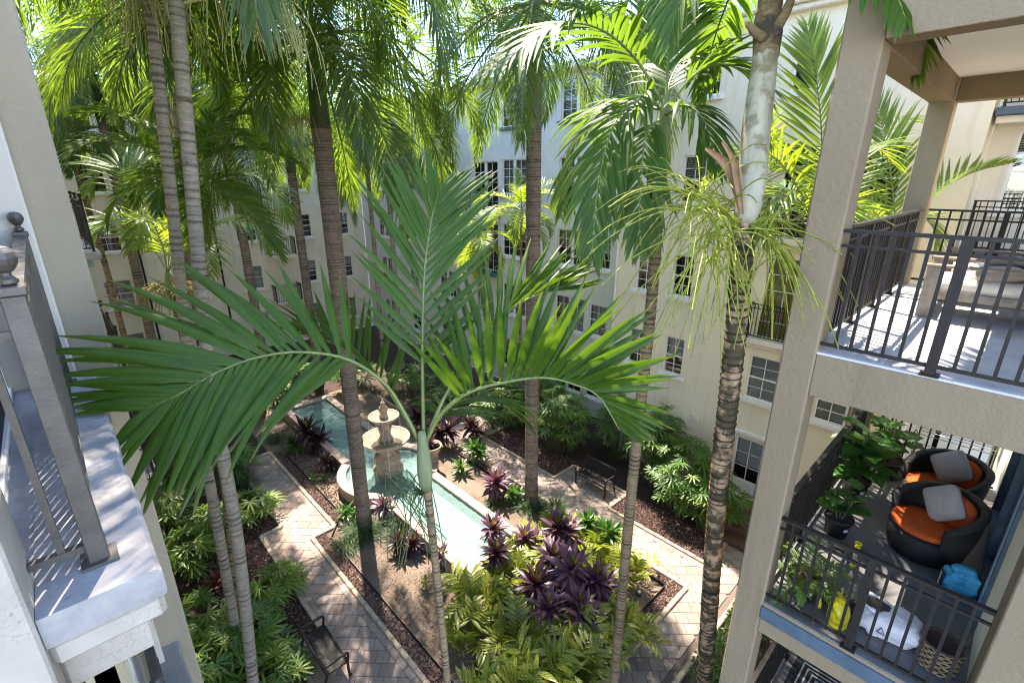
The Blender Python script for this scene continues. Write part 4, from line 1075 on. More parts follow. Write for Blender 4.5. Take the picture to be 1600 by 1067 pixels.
def two_mat(rc, lv, name, m_r, m_l):
    """one frond = one mesh: rachis + leaflets with two material slots"""
    mb = MB(); V = np.concatenate(rc.v); nR = len(rc.f)
    mb.add(V, rc.f, lt=np.zeros(len(V)), lw=np.full(len(V), .5))
    V2 = np.concatenate(lv.v); mb.add(V2, lv.f, lt=np.concatenate(lv.attr['lt']), lw=np.concatenate(lv.attr['lw']))
    me = mb.mesh(name, True); me.materials.append(MATS[m_r]); me.materials.append(MATS[m_l])
    idx = np.ones(len(me.polygons), np.int32); idx[:nR] = 0
    me.polygons.foreach_set('material_index', idx); me.update()
    return me
# frond families (local, growing along +x, hanging along -z)
def family(name, L, n, Lf, w, specs, ml, mr='rachis_dark', **kw):
    out = []
    for i, (e0, e1) in enumerate(specs):
        rc, lv = frond(arc_path(L, e0, e1), n, Lf, w, seed=100 + i, **kw)
        out.append((e0, two_mat(rc, lv, 'frond', mr, ml)))
    return out
SPEC = [(86, 55), (76, 20), (62, -15), (45, -40), (25, -60), (2, -80), (-30, -88)]
SPECR = [(86, 40), (74, -10), (60, -45), (45, -65), (25, -78), (2, -85), (-35, -89)]
ROYAL = family('royal', 3.6, 150, .88, .023, SPECR, 'leaf_royal', gamma=12, plum=32, droop=1.1, fold=0, segs=3, r0=.03)
MID = family('mid', 2.0, 40, .62, .052, SPEC, 'leaf_mid', gamma=22, droop=.75, fold=.2, segs=4, r0=.018)
BRIGHT = family('bright', 1.9, 34, .58, .045, SPEC, 'leaf_bright', 'rachis', gamma=26, droop=.55, fold=.2, segs=3, r0=.016)

def trunk_path(pts): return smoothpath(pts, max(8, len(pts) * 5))
def trunk_mesh(pts, r0, r1, sp, n=14, amp=.03, flare=0.0, rough=.012, bulge=None):
    P = np.asarray(pts, float); d = np.concatenate([[0], np.cumsum(np.linalg.norm(np.diff(P, axis=0), axis=1))])
    L = d[-1]; k = int(L / sp * 4) + 1; s_ = np.linspace(0, L, k)
    Q = np.stack([np.interp(s_, d, P[:, j]) for j in range(3)], 1)
    t = s_ / L; rad = r0 + (r1 - r0) * t
    if flare: rad = rad * (1 + flare * np.exp(-s_ / .35))
    if bulge is not None: rad = rad * (1 + bulge * np.sin(np.pi * t))
    ph = np.arange(k) % 4
    Q = Q + 0; Q[1:-1] += (P[-1] - P[0])[None] / L * (rng.normal(0, sp * .10, (k - 2, 1)))
    ring = np.where(ph == 0, 1.0, np.where(ph == 3, .6, 0.0)) * np.repeat(rng.uniform(.25, 1.15, k // 4 + 1), 4)[:k]
    rad = rad * (1 + amp * (ph == 0) + amp * .5 * (ph == 3))
    mb = MB(); mb.tube(Q, rad, n, True, ring=ring, jit=rough)
    return mb
def palm(name, label, base, pts, r0, r1, sp, tm, shaft, fam, nf, scale, group=None, emin=-30, emax=86, az0=0.0, flowers=None, nside=14, flare=.35, skip=None, amp=.03, jits=.12):
    base = np.asarray(base, float)
    T = thing(name, label, 'palm tree', base, 0, group)
    P = trunk_path([np.asarray(p, float) - base for p in pts])
    trunk_mesh(P, r0, r1, sp, nside, flare=flare, amp=amp).build('trunk', tm, T, True)
    top = P[-1]; d = unit(P[-1] - P[-3])
    if shaft:
        sl_, sr, sm_ = shaft
        Q = np.array([top - d * .02 + d * sl_ * t for t in np.linspace(0, 1, 9)])
        mb = MB(); mb.tube(Q, [r1 * 1.05, sr * 1.05, sr * 1.06, sr, sr * .94, sr * .88, sr * .8, sr * .7, sr * .55], nside, True, ring=np.zeros(9)); mb.build('crownshaft', sm_, T, True)
        top = top + d * sl_ * .96
    r = np.random.default_rng(int(abs(base[0] * 100 + base[1] * 10)) + nf)
    for i in range(nf):
        az = az0 + i * 2.39996 + r.normal(0, .15); e = emax + (emin - emax) * ((i + .5) / nf) ** .85 + r.normal(0, 5)
        if skip and skip(az % (2 * math.pi), e): continue
        j = int(np.argmin([abs(e - f_[0]) for f_ in fam]))
        sc = scale * (1 + r.normal(0, jits)) * (.8 if e > 80 else 1)
        link('frond', fam[j][1], None, T, top - d * .12 * (1 - (e + 30) / 120), (r.normal(0, .1), -R(e - fam[j][0]) * .6, az), sc)
    if flowers:
        for (fm, zoff, size, az, nn) in flowers: inflorescence(T, top * 0 + P[-1] + d * zoff, az, size, nn, fm)
    return T, top
def inflorescence(T, p, az, size, n, fm, hang=1.0, rad=.011, seed=None, bead=False):
    r = np.random.default_rng(int(abs(p[0] * 77 + az * 31)) + n if seed is None else seed)
    mb = MB(); dirv = np.array([math.cos(az), math.sin(az), .35])
    main = smoothpath([p, p + dirv * size * .3, p + dirv * size * .5 + [0, 0, -.05 * size], p + dirv * size * .62 + [0, 0, -.22 * size * hang]], 12)
    mb.tube(main, np.linspace(rad * 2.4, rad * 1.2, 12), 6)
    for i in range(n):
        k = int(r.uniform(3, 11.9)); a = r.uniform(0, 6.28); q = main[k]
        o = unit(np.array([math.cos(a), math.sin(a), r.uniform(-.3, .5)]) + dirv * .6)
        L = size * r.uniform(.45, .8)
        pts = smoothpath([q, q + o * L * .3, q + o * L * .55 + [0, 0, -.12 * L * hang], q + o * L * .7 + [0, 0, -.5 * L * hang], q + o * L * .74 + [r.normal(0, .03), r.normal(0, .03), -.85 * L * hang]], 20 if bead else 10)
        rr = np.linspace(rad, rad * .55, len(pts))
        if bead: rr = rr * (1 + .45 * (np.arange(len(pts)) % 2))
        mb.tube(pts, rr, 5, False)
    return mb.build('flower_cluster', fm, T, True)

# ------------------------------------------------------------------ the foreground palm, frond by frond
CP = W(661, 700, 4.2)
PB = np.array([2.25, 3.25, 0.0])
PF = thing('palm_tree', 'young green palm with broad leaflets whose crown hangs before the fountain', 'palm tree', PB)
tp = [PB, PB * .66 + W(684, 860, 5.0) * .34 + [0, 0, -1.2], W(678, 830, 4.75), CP]
tp = [PB, G(705, 1220, 0) * 0 + (PB + (CP - PB) * .35) + [.05, .03, 0], PB + (CP - PB) * .7 + [.04, .02, 0], CP]
PATHT = trunk_path([p - PB for p in tp])
trunk_mesh(PATHT, .042, .036, .05, 16, flare=.5, amp=.06).build('trunk', 'trunk_thin', PF, True)
dcr = np.array([-.02, -.01, 1.0])
mb = MB(); Qs = np.array([CP - PB + dcr * s_ for s_ in np.linspace(-.42, .16, 9)]); mb.tube(Qs, [.046, .060, .068, .068, .064, .058, .05, .042, .033], 16, True, ring=np.zeros(9)); mb.build('crownshaft', 'shaft_green', PF, True)
FG = [
  # rachis as (photo x, photo y, depth) ; n, leaflet length, width, beta, gamma, droop
  ([(655, 690, 4.2), (633, 647, 4.15), (602, 600, 4.05), (545, 562, 3.9), (470, 550, 3.7), (400, 559, 3.5), (337, 583, 3.33), (280, 616, 3.2), (225, 640, 3.1)], 26, 1.08, .078, (62, 30), (10, 2), .26, 'tilt'),
  ([(662, 690, 4.2), (660, 560, 4.28), (663, 430, 4.38), (674, 345, 4.5), (686, 300, 4.6)], 24, 1.0, .066, (54, 18), 8, .10, 'cam'),
  ([(666, 685, 4.22), (700, 610, 4.3), (750, 535, 4.4), (800, 482, 4.45), (850, 458, 4.45), (905, 452, 4.4)], 22, .85, .066, (60, 26), 38, .22, None),
  ([(666, 690, 4.18), (690, 645, 4.1), (737, 611, 4.02), (800, 595, 3.95), (851, 590, 3.9), (896, 600, 3.86), (936, 620, 3.84), (968, 672, 3.86)], 26, .95, .07, (82, 34), 70, .16, None),
  ([(655, 690, 4.2), (610, 615, 4.45), (560, 560, 4.75), (505, 530, 5.05), (455, 520, 5.35)], 18, .8, .062, (62, 28), 55, .2, None),
  ([(664, 690, 4.25), (690, 650, 4.6), (725, 625, 5.0), (775, 625, 5.4), (820, 660, 5.7)], 20, .8, .075, (66, 26), 15, .8, None)]
for i, (pp, n, Lf, w, be, ga, dr_, up) in enumerate(FG):
    path = [W(*q) - PB for q in pp]
    upv = None
    if up == 'cam': upv = unit(C0 - W(660, 480, 4.3)) * 1.0
    if up == 'tilt': upv = unit(unit(C0 - W(400, 560, 3.5)) * .9 + ZUP * .45)
    rc, lv = frond(path, n, Lf, w, be, ga, dr_, .24, 40 + i, 6, t0=(.36 if i == 0 else .22), r0=.019, split=i < 5, up=upv, jitter=.05, peak=.32)
    if i < 5:
        fo = rc.build('frond', 'rachis', PF, True)
        for l in lv: l.build('leaflet', 'leaf_near', fo, True)
    else:
        fo = link('frond', two_mat(rc, lv, 'frond', 'rachis', 'leaf_near'), None, PF)
# old flower stalk, thin and bare
mb = MB(); r_ = np.random.default_rng(5); q0 = W(671, 775, 4.55) - PB
for i in range(26):
    a = W(671 - r_.uniform(0, 10), 772, 4.55) - PB
    e = W(600 + r_.uniform(-5, 105), 800 + r_.uniform(10, 100), 4.5 + r_.uniform(-.2, .2)) - PB
    m1 = W(660 + r_.uniform(-60, 10), 745 + r_.uniform(-12, 30), 4.5 + r_.uniform(-.2, .2)) - PB
    mb.tube(smoothpath([q0, a * .5 + m1 * .5, m1, (m1 + e) / 2 + r_.normal(0, .04, 3), e], 12), .005, 4, False)
mb.tube(smoothpath([q0, W(655, 768, 4.5) - PB, W(645, 785, 4.5) - PB], 6), .011, 6)
mb.build('flower_stalk', 'rachis_dark', PF, True)

# ------------------------------------------------------------------ palm with the white crownshaft on the right
TOPB = W(1205, 40, 4.35); B0 = G(1090, 1135)
PWT = thing('palm_tree', 'tall palm with white crownshaft, black banded trunk and green flower sprays by the balconies', 'palm tree', B0)
def wb_(x, y, d): return W(x, y, d) - B0
tpts = [np.zeros(3), wb_(1104, 1010, 6.9), wb_(1119, 800, 5.85), wb_(1147, 545, 4.95), wb_(1163, 345, 4.5)]
trunk_mesh(trunk_path(tpts), .105, .098, .085, 20, amp=.085, flare=.3, rough=.03).build('trunk', 'trunk_banded', PWT, True)
cs = smoothpath([wb_(1163, 350, 4.5), wb_(1172, 300, 4.45), wb_(1182, 200, 4.4), wb_(1192, 120, 4.37), wb_(1197, 80, 4.36)], 14)
mb = MB(); mb.tube(cs, [.10, .108, .118, .125, .126, .125, .123, .12, .117, .113, .11, .108, .105, .10], 20, True, ring=np.zeros(14)); mb.build('crownshaft', 'shaft_white', PWT, True)
mb = MB(); mb.tube(smoothpath([wb_(1196, 90, 4.36), wb_(1201, 30, 4.35), wb_(1205, -40, 4.34), wb_(1208, -110, 4.33)], 10), [.105, .112, .118, .11, .10, .095, .09, .085, .08, .07], 18, True, ring=rng.uniform(0, .9, 10), jit=.05)
mb.tube(smoothpath([wb_(1200, 70, 4.33), wb_(1216, 40, 4.25), wb_(1232, 10, 4.2), wb_(1246, -40, 4.15)], 8), [.05, .055, .05, .045, .04, .035, .03, .028], 10, True, ring=rng.uniform(0, .8, 8), jit=.04)
mb.tube(smoothpath([wb_(1194, 62, 4.3), wb_(1180, 50, 4.22), wb_(1169, 38, 4.18)], 6), [.05, .045, .04, .035, .03, .024], 10, True, ring=rng.uniform(0, .6, 6), jit=.05)
mb.build('leaf_bases', 'trunk_thin', PWT, True)
# dry brown sheath
mb = MB()
for (pp, w) in (([(1157, 330, 4.35), (1150, 290, 4.28), (1133, 255, 4.24), (1102, 232, 4.22)], .09), ([(1160, 335, 4.33), (1152, 285, 4.25), (1146, 250, 4.2), (1128, 222, 4.2)], .06)):
    P = smoothpath([wb_(*q) for q in pp], 10); v = []; lw = []
    for k, p in enumerate(P):
        t = k / 9; ww = w * math.sin(math.pi * min(.97, t * .8 + .12)); a_ = unit(np.cross(unit(P[min(9, k + 1)] - P[max(0, k - 1)]), unit(C0 - B0 - p)))
        for j, (u, h) in enumerate(((-1, .0), (-.6, -.5), (0, -.75), (.6, -.5), (1, 0.0))): v.append(p + a_ * u * ww * .5 + unit(C0 - B0 - p) * h * ww * .5)
    mb.add(v, [(k * 5 + j, k * 5 + j + 1, (k + 1) * 5 + j + 1, (k + 1) * 5 + j) for k in range(9) for j in range(4)])
mb.build('dry_sheath', 'sheath_brown', PWT, True)
r_ = np.random.default_rng(21)
def spray(x0, y0, x1, y1, d1, n, spread, lift):
    """one branching flower spray: a stout stalk from the ring under the shaft, strands arching out and down"""
    mb = MB(); a = wb_(x0, y0, 4.42); e = wb_(x1, y1, d1)
    mid = (a + e) / 2 + np.array([0, 0, lift]); M = smoothpath([a, mid, e], 12); mb.tube(M, np.linspace(.021, .010, 12), 7)
    for i in range(n):
        k = int(r_.uniform(3, 11.9)); q = M[k]; t = unit(M[min(11, k + 1)] - M[k - 1])
        o = unit(t * r_.uniform(.3, 1.0) + r_.normal(0, .6, 3) + [0, 0, -.12]); L = r_.uniform(.5, 1.2) * spread
        p2 = q + o * L * .45; p3 = q + o * L * .75 + [0, 0, -.12 * L]; p4 = q + o * L * .98 + [0, 0, -.30 * L]
        P = smoothpath([q, q + o * L * .2 + [0, 0, .02], p2, p3, p4], 26); rr = np.linspace(.0056, .0034, 26) * (1 + .6 * (np.arange(26) % 2)); mb.tube(P, rr, 5, False)
    mb.build('flower_cluster', 'flower_green', PWT, True)
spray(1154, 348, 1080, 330, 4.1, 34, .95, .10); spray(1150, 352, 1095, 385, 4.0, 30, .9, .06); spray(1150, 350, 1060, 300, 4.6, 26, .85, .08)
spray(1152, 356, 1110, 410, 4.3, 20, .8, .02); spray(1172, 352, 1215, 395, 4.2, 36, .75, .06); spray(1174, 350, 1225, 350, 4.4, 20, .75, .06); spray(1160, 345, 1150, 320, 5.0, 16, .9, .05)
# fronds from the crown above the frame, some tips dip into view
ctop = wb_(1208, -110, 4.33)
for i in range(11):
    az = i * 2.4 + .4; e = 80 - i * 8.5
    j = int(np.argmin([abs(e - f_[0]) for f_ in MID])); link('frond', MID[j][1], None, PWT, ctop, (0, 0, az), 1.08)
rc, lv = frond([ctop, wb_(1260, -90, 3.9), wb_(1330, -60, 3.6), wb_(1395, -10, 3.4), wb_(1415, 30, 3.35)], 16, .5, .07, (60, 30), -10, .9, .22, 77, 5, r0=.016)
link('frond', two_mat(rc, lv, 'frond', 'rachis', 'leaf_near'), None, PWT)

# ------------------------------------------------------------------ middle-right palm with drooping crown
B1 = G(955, 1120); 
PM = thing('palm_tree', 'slim ringed palm with heavy drooping crown beside the white crownshaft palm', 'palm tree', B1)
def wm(x, y, d): return W(x, y, d) - B1
trunk_mesh(trunk_path([np.zeros(3), wm(983, 807, 7.1), wm(1017, 480, 6.05), wm(1028, 330, 5.75)]), .082, .066, .075, 16, amp=.07, flare=.4).build('trunk', 'trunk_thin', PM, True)
mb = MB(); Q = smoothpath([wm(1028, 332, 5.75), wm(1032, 270, 5.68), wm(1036, 200, 5.62), wm(1040, 150, 5.6)], 9); mb.tube(Q, [.066, .08, .085, .082, .078, .072, .066, .058, .05], 14, True, ring=np.zeros(9)); mb.build('crownshaft', 'shaft_green', PM, True)
MF = [([(1036, 175, 5.6), (1005, 150, 5.45), (962, 190, 5.25), (935, 285, 5.1), (925, 400, 5.05)], 30, .95, .075, (52, 20), 10, 1.5),
      ([(1038, 165, 5.6), (995, 95, 5.4), (945, 50, 5.1), (885, 38, 4.8), (815, 75, 4.5), (755, 118, 4.3)], 30, .95, .085, (58, 24), 8, .75),
      ([(1041, 160, 5.6), (1044, 70, 5.65), (1047, -20, 5.75), (1052, -110, 5.9)], 28, .9, .085, (48, 16), 12, .25),
      ([(1043, 168, 5.58), (1085, 118, 5.4), (1125, 100, 5.3), (1165, 118, 5.2), (1195, 165, 5.2)], 22, .8, .075, (60, 24), 14, .7),
      ([(1040, 180, 5.55), (1070, 165, 5.3), (1100, 190, 5.15), (1120, 260, 5.05)], 20, .75, .07, (58, 24), 4, 1.2),
      ([(1036, 172, 5.62), (985, 165, 5.9), (930, 180, 6.2), (890, 250, 6.4), (880, 330, 6.5)], 26, .85, .075, (56, 24), 6, 1.2),
      ([(1040, 165, 5.62), (1050, 120, 5.9), (1080, 80, 6.3), (1120, 90, 6.7)], 22, .85, .07, (60, 24), 18, .7),
      ([(1035, 185, 5.5), (1010, 210, 5.3), (1000, 300, 5.15), (1000, 390, 5.1)], 22, .75, .07, (50, 22), 5, 1.3)]
for i, (pp, n, Lf, w, be, ga, dr_) in enumerate(MF):
    up = unit(C0 - W(1040, 80, 5.6)) if i == 2 else None
    rc, lv = frond([wm(*q) for q in pp], n, Lf, w, be, ga, dr_, .22, 60 + i, 5, t0=.16, r0=.018, up=up, split=i < 4)
    if i < 4:
        fo = rc.build('frond', 'rachis', PM, True)
        for l in lv: l.build('leaflet', 'leaf_mid', fo, True)
    else: link('frond', two_mat(rc, lv, 'frond', 'rachis', 'leaf_mid'), None, PM)

# ------------------------------------------------------------------ other palms
bA = G(570, 822); tA = atY(501, 195, bA[1]); tA[0] = bA[0] + .05
palm('palm_tree', 'stout royal palm with brown trunk rising beside the fountain', bA, [bA, bA * .5 + tA * .5, tA], .20, .215, .07, 'trunk_royal', (1.9, .20, 'shaft_royal'), ROYAL, 26, 1.3, nside=22, amp=.02, flowers=[('flower_pale', .0, 1.0, 2.2, 40)], emin=-32)
bB = G(830, 790); tB = np.array([bB[0], bB[1] + .15, atX(848, 110, bB[0])[2]])
palm('palm_tree', 'stout royal palm with grey brown trunk rising before the bench', bB, [bB, bB * .5 + tB * .5, tB], .20, .19, .07, 'trunk_royal', (1.6, .19, 'shaft_royal'), ROYAL, 25, 1.25, nside=22, amp=.02, emin=-32, az0=1.1)
b1 = G(402, 1135); 
palm('palm_tree', 'grey ringed palm leaning in a pair, the stouter front trunk', b1, [b1, atY(372, 850, b1[1] + .1), atY(330, 600, b1[1] + .2), atY(292, 200, b1[1] + .35), atY(262, -170, b1[1] + .5)], .10, .092, .11, 'trunk_grey', (1.3, .11, 'shaft_green'), ROYAL, 28, 1.3, nside=18, flowers=[('flower_pale', -1.3, 1.6, -.3, 80), ('flower_pale', -1.0, 1.2, 2.0, 40)], az0=.5, emin=-25)
b2 = G(378, 1040)
palm('palm_tree', 'grey ringed palm leaning in a pair, the slimmer trunk behind', b2, [b2, atY(345, 850, b2[1]), atY(300, 590, b2[1] + .05), atY(256, 200, b2[1] + .1), atY(222, -120, b2[1] + .2)], .095, .085, .11, 'trunk_grey', (1.3, .10, 'shaft_green'), ROYAL, 28, 1.3, nside=18, flowers=[('flower_pale', -1.1, 1.3, 1.2, 60)], az0=1.9, emin=-25)
b3 = G(377, 1000)
palm('palm_tree', 'dark slender palm trunk tucked between the grey leaning pair', b3, [b3, atY(352, 760, b3[1] + .3), atY(322, 520, b3[1] + .7), atY(300, 330, b3[1] + 1.0)], .09, .07, .10, 'trunk_thin', (.8, .08, 'shaft_green'), MID, 12, 1.1, az0=.3)
b4 = G(222, 645); t4 = atY(118, 262, b4[1]); t4[0] = b4[0]
palm('palm_tree', 'thin tall palm standing past the teal balconies', b4, [b4, b4 * .5 + t4 * .5 + [.1, 0, 0], t4], .12, .10, .12, 'trunk_thin', (1.1, .11, 'shaft_green'), MID, 15, 1.25, flowers=[('flower_pale', 0, .9, -1.2, 30)], az0=.9)
b6 = G(500, 600); t6 = np.array([b6[0], b6[1], atY(463, 270, b6[1])[2]])
palm('palm_tree', 'grey royal palm before the far wall windows', b6, [b6, b6 * .5 + t6 * .5, t6], .2, .19, .12, 'trunk_royal', (1.8, .2, 'shaft_royal'), ROYAL, 24, 1.25, az0=.8)
b7 = G(600, 562); t7 = np.array([b7[0], b7[1], atY(573, 262, b7[1])[2]])
palm('palm_tree', 'slim palm before the blue grey wall, nearer of two', b7, [b7, b7 * .5 + t7 * .5, t7], .13, .11, .12, 'trunk_grey', (1.2, .12, 'shaft_green'), ROYAL, 18, 1.1, az0=.4)
b8 = G(628, 575); t8 = np.array([b8[0], b8[1], atY(596, 240, b8[1])[2]])
palm('palm_tree', 'slim palm before the blue grey wall, farther of two', b8, [b8, b8 * .5 + t8 * .5, t8], .13, .11, .12, 'trunk_grey', (1.2, .12, 'shaft_green'), ROYAL, 18, 1.0, az0=1.7)
b9 = G(335, 610); t9 = np.array([b9[0], b9[1], 13.2])
palm('palm_tree', 'tall royal palm deep in the left grove', b9, [b9, b9 * .5 + t9 * .5, t9], .2, .18, .12, 'trunk_royal', (1.8, .2, 'shaft_royal'), ROYAL, 24, 1.25, az0=2.8)
b10 = G(262, 640); t10 = np.array([b10[0] + .2, b10[1], 12.2])
palm('palm_tree', 'royal palm in the left grove behind the young bright palm', b10, [b10, b10 * .5 + t10 * .5, t10], .18, .17, .12, 'trunk_royal', (1.6, .18, 'shaft_royal'), ROYAL, 24, 1.2, az0=1.3)
b11 = G(752, 640); t11 = np.array([b11[0], b11[1], atX(742, 385, b11[0])[2]])
palm('palm_tree', 'small bright palm before the tall juliet window', b11, [b11, b11 * .5 + t11 * .5, t11], .06, .05, .1, 'trunk_thin', (.5, .06, 'shaft_green'), BRIGHT, 13, 1.0, az0=.2)
b12 = G(812, 660); t12 = np.array([b12[0], b12[1], atX(805, 345, b12[0])[2]])
palm('palm_tree', 'small bright palm hugging the royal palm trunk before the bench', b12, [b12, b12 * .5 + t12 * .5, t12], .06, .05, .1, 'trunk_thin', (.5, .06, 'shaft_green'), BRIGHT, 14, 1.1, az0=1.2)
def pix_palm(label, crown, fr, seed, ml='leaf_bright', tr=.08):
    cp = W(*crown); base = np.array([cp[0], cp[1], 0]); T = thing('palm_tree', label, 'palm tree', base)
    trunk_mesh(trunk_path([np.zeros(3), (cp - base) * .5 + [.05, .03, 0], cp - base - [0, 0, .5]]), tr, tr * .85, .1, 12, flare=.4).build('trunk', 'trunk_thin', T, True)
    mb = MB(); mb.tube([cp - base + [0, 0, z_] for z_ in np.linspace(-.55, .05, 6)], [tr * .85, tr * 1.05, tr * 1.0, tr * .9, tr * .7, tr * .5], 12, True, ring=np.zeros(6)); mb.build('crownshaft', 'shaft_green', T, True)
    for i, (pp, n, Lf, w, be, ga, dr_, camf) in enumerate(fr):
        path = [cp - base] + [W(*q) - base for q in pp]; mid = W(*pp[len(pp) // 2])
        up = unit(unit(C0 - mid) * camf + ZUP * (1 - camf)) if camf > 0 else None
        rc, lv = frond(path, n, Lf, w, be, ga, dr_, .22, seed + i, 5, t0=.2, r0=.016, up=up)
        link('frond', two_mat(rc, lv, 'frond', 'rachis', ml), None, T)
    return T, cp - base
T, c5 = pix_palm('bright yellow green young palm with dangling seed cluster by the far left wall', (262, 425, 15.0), [
    ([(250, 370, 15), (225, 300, 15), (190, 262, 15), (160, 268, 15), (140, 300, 15)], 34, 1.5, .085, (56, 22), 15, .45, .4),
    ([(268, 360, 15), (275, 280, 15), (290, 215, 15.2), (310, 180, 15.4)], 34, 1.5, .085, (50, 20), 10, .3, .6),
    ([(285, 370, 15), (330, 300, 15), (385, 270, 15), (430, 300, 15), (450, 345, 15)], 36, 1.4, .085, (58, 22), 12, .6, .3),
    ([(290, 390, 14.6), (340, 350, 14), (390, 350, 13.6), (425, 390, 13.4)], 32, 1.3, .08, (58, 22), 10, .7, .2),
    ([(240, 390, 14.6), (200, 350, 14.2), (165, 350, 13.9), (140, 385, 13.8)], 32, 1.3, .08, (58, 22), 10, .7, .2),
    ([(255, 390, 14.4), (240, 350, 13.6), (225, 345, 12.9), (205, 390, 12.5)], 30, 1.2, .08, (58, 22), 10, .8, .2),
    ([(272, 385, 15.5), (300, 330, 16.2), (335, 300, 16.8), (370, 320, 17.2)], 30, 1.4, .08, (58, 22), 14, .5, .2),
    ([(258, 380, 15.4), (235, 310, 16), (215, 250, 16.5), (200, 225, 17)], 32, 1.4, .08, (52, 20), 12, .35, .5),
    ([(275, 395, 14.5), (300, 370, 13.8), (320, 385, 13.2), (330, 430, 12.9)], 28, 1.1, .08, (58, 22), 8, .9, .1)], 840, tr=.13)
inflorescence(T, c5 + [0, 0, -.6], -1.5, 1.2, 70, 'flower_old', 1.0, .014); inflorescence(T, c5 + [0, 0, -.6], 2.5, 1.0, 50, 'flower_old', 1.0, .014)
T, c13 = pix_palm('bright feathery palm growing beyond the side railing of the lounge balcony', (1282, 372, 7.3), [
    ([(1285, 300, 7.25), (1283, 200, 7.2), (1274, 110, 7.2), (1262, 40, 7.3)], 34, .95, .06, (48, 18), 5, .15, .9),
    ([(1250, 300, 7.2), (1215, 250, 7.1), (1185, 240, 7.0), (1160, 262, 6.95)], 26, .85, .055, (60, 24), 20, .6, 0),
    ([(1255, 320, 7.0), (1225, 300, 6.8), (1200, 320, 6.6), (1190, 370, 6.6)], 24, .75, .055, (60, 24), 10, .8, 0),
    ([(1300, 310, 7.4), (1325, 250, 7.6), (1365, 230, 7.9), (1400, 260, 8.1)], 26, .8, .055, (58, 24), 20, .5, .3),
    ([(1262, 335, 7.6), (1240, 300, 8.0), (1210, 295, 8.4), (1180, 330, 8.6)], 26, .8, .055, (60, 24), 20, .6, 0),
    ([(1295, 340, 7.0), (1310, 320, 6.8), (1330, 330, 6.6), (1340, 370, 6.5)], 20, .7, .05, (60, 24), 10, .7, 0),
    ([(1290, 345, 7.7), (1310, 325, 8.1), (1330, 350, 8.4)], 18, .7, .05, (60, 24), 10, .7, 0)], 800)
T, c14 = pix_palm('bright feathery palm seen between the two balcony columns', (1402, 372, 9.2), [
    ([(1398, 330, 9.2), (1390, 260, 9.2), (1380, 205, 9.3), (1370, 160, 9.4)], 30, .95, .06, (52, 22), 5, .2, .9),
    ([(1425, 335, 9.3), (1465, 300, 9.4), (1520, 270, 9.5), (1585, 254, 9.6)], 26, .8, .06, (50, 20), 45, .2, 0),
    ([(1385, 330, 9.3), (1350, 290, 9.4), (1400, 195, 9.6), (1440, 190, 9.7)], 30, .75, .055, (58, 22), 10, .6, .3),
    ([(1380, 345, 9.0), (1355, 325, 8.9), (1330, 340, 8.8), (1320, 380, 8.8)], 24, .75, .055, (58, 22), 10, .7, 0),
    ([(1420, 350, 9.0), (1440, 340, 8.9), (1460, 360, 8.8), (1465, 400, 8.8)], 22, .75, .055, (58, 22), 10, .8, 0),
    ([(1395, 350, 9.5), (1375, 335, 9.9), (1350, 350, 10.2)], 20, .75, .055, (58, 22), 10, .7, 0)], 820)
bs_ = G(352, 770)  # extra palm added so its crown throws dappled shade on the left path
palm('palm_tree', 'added royal palm behind the grey leaning pair, put in to shade the left path', bs_, [bs_, atY(318, 500, bs_[1] + .2), atY(285, 250, bs_[1] + .4), atY(268, 60, bs_[1] + .5)], .15, .14, .12, 'trunk_royal', (1.6, .15, 'shaft_royal'), ROYAL, 24, 1.3, az0=.9)
b15 = np.array([12.6, 4.6, 0]); t15 = np.array([12.6, 4.6, 9.4])
palm('palm_tree', 'yellowing slim palm against the cream wall behind the white crownshaft', b15, [b15, b15 * .5 + t15 * .5, t15], .09, .075, .1, 'trunk_thin', (.7, .08, 'shaft_green'), BRIGHT, 9, .95, az0=1.1, emin=25)
b16 = np.array([6.5, 24.5, 0]); t16 = np.array([6.5, 24.5, 12.6])
palm('palm_tree', 'royal palm at the far end of the pool', b16, [b16, b16 * .5 + t16 * .5, t16], .2, .18, .12, 'trunk_royal', (1.8, .2, 'shaft_royal'), ROYAL, 24, 1.25, az0=.1)

# ------------------------------------------------------------------ fan palms (each fan leaf an object)
def fan_mesh(ns, span, L, w, m_, seed):
    r = np.random.default_rng(seed); mb = MB()
    for i in range(ns):
        a = R(-span / 2 + span * i / (ns - 1) + r.normal(0, 3)); l = L * (.75 + .25 * math.cos(a)) * (1 + r.normal(0, .06))
        d = np.array([math.cos(a), math.sin(a), .12]); blade(mb, d * .015, d, np.array([-math.sin(a), math.cos(a), 0]), l, w, .34 * (1 + r.normal(0, .2)), 4, .16, .45, .3, .3)
    me = mb.mesh('leaf', True); me.materials.append(MATS[m_]); return me
FANS = [fan_mesh(10, 250, .34, .045, 'leaf_fan', 1), fan_mesh(8, 230, .38, .056, 'leaf_fan', 2), fan_mesh(10, 265, .32, .046, 'leaf_fan', 3)]
FANL = [fan_mesh(9, 250, .34, .052, 'leaf_fan_light', 4), fan_mesh(8, 230, .38, .056, 'leaf_fan_light', 5)]
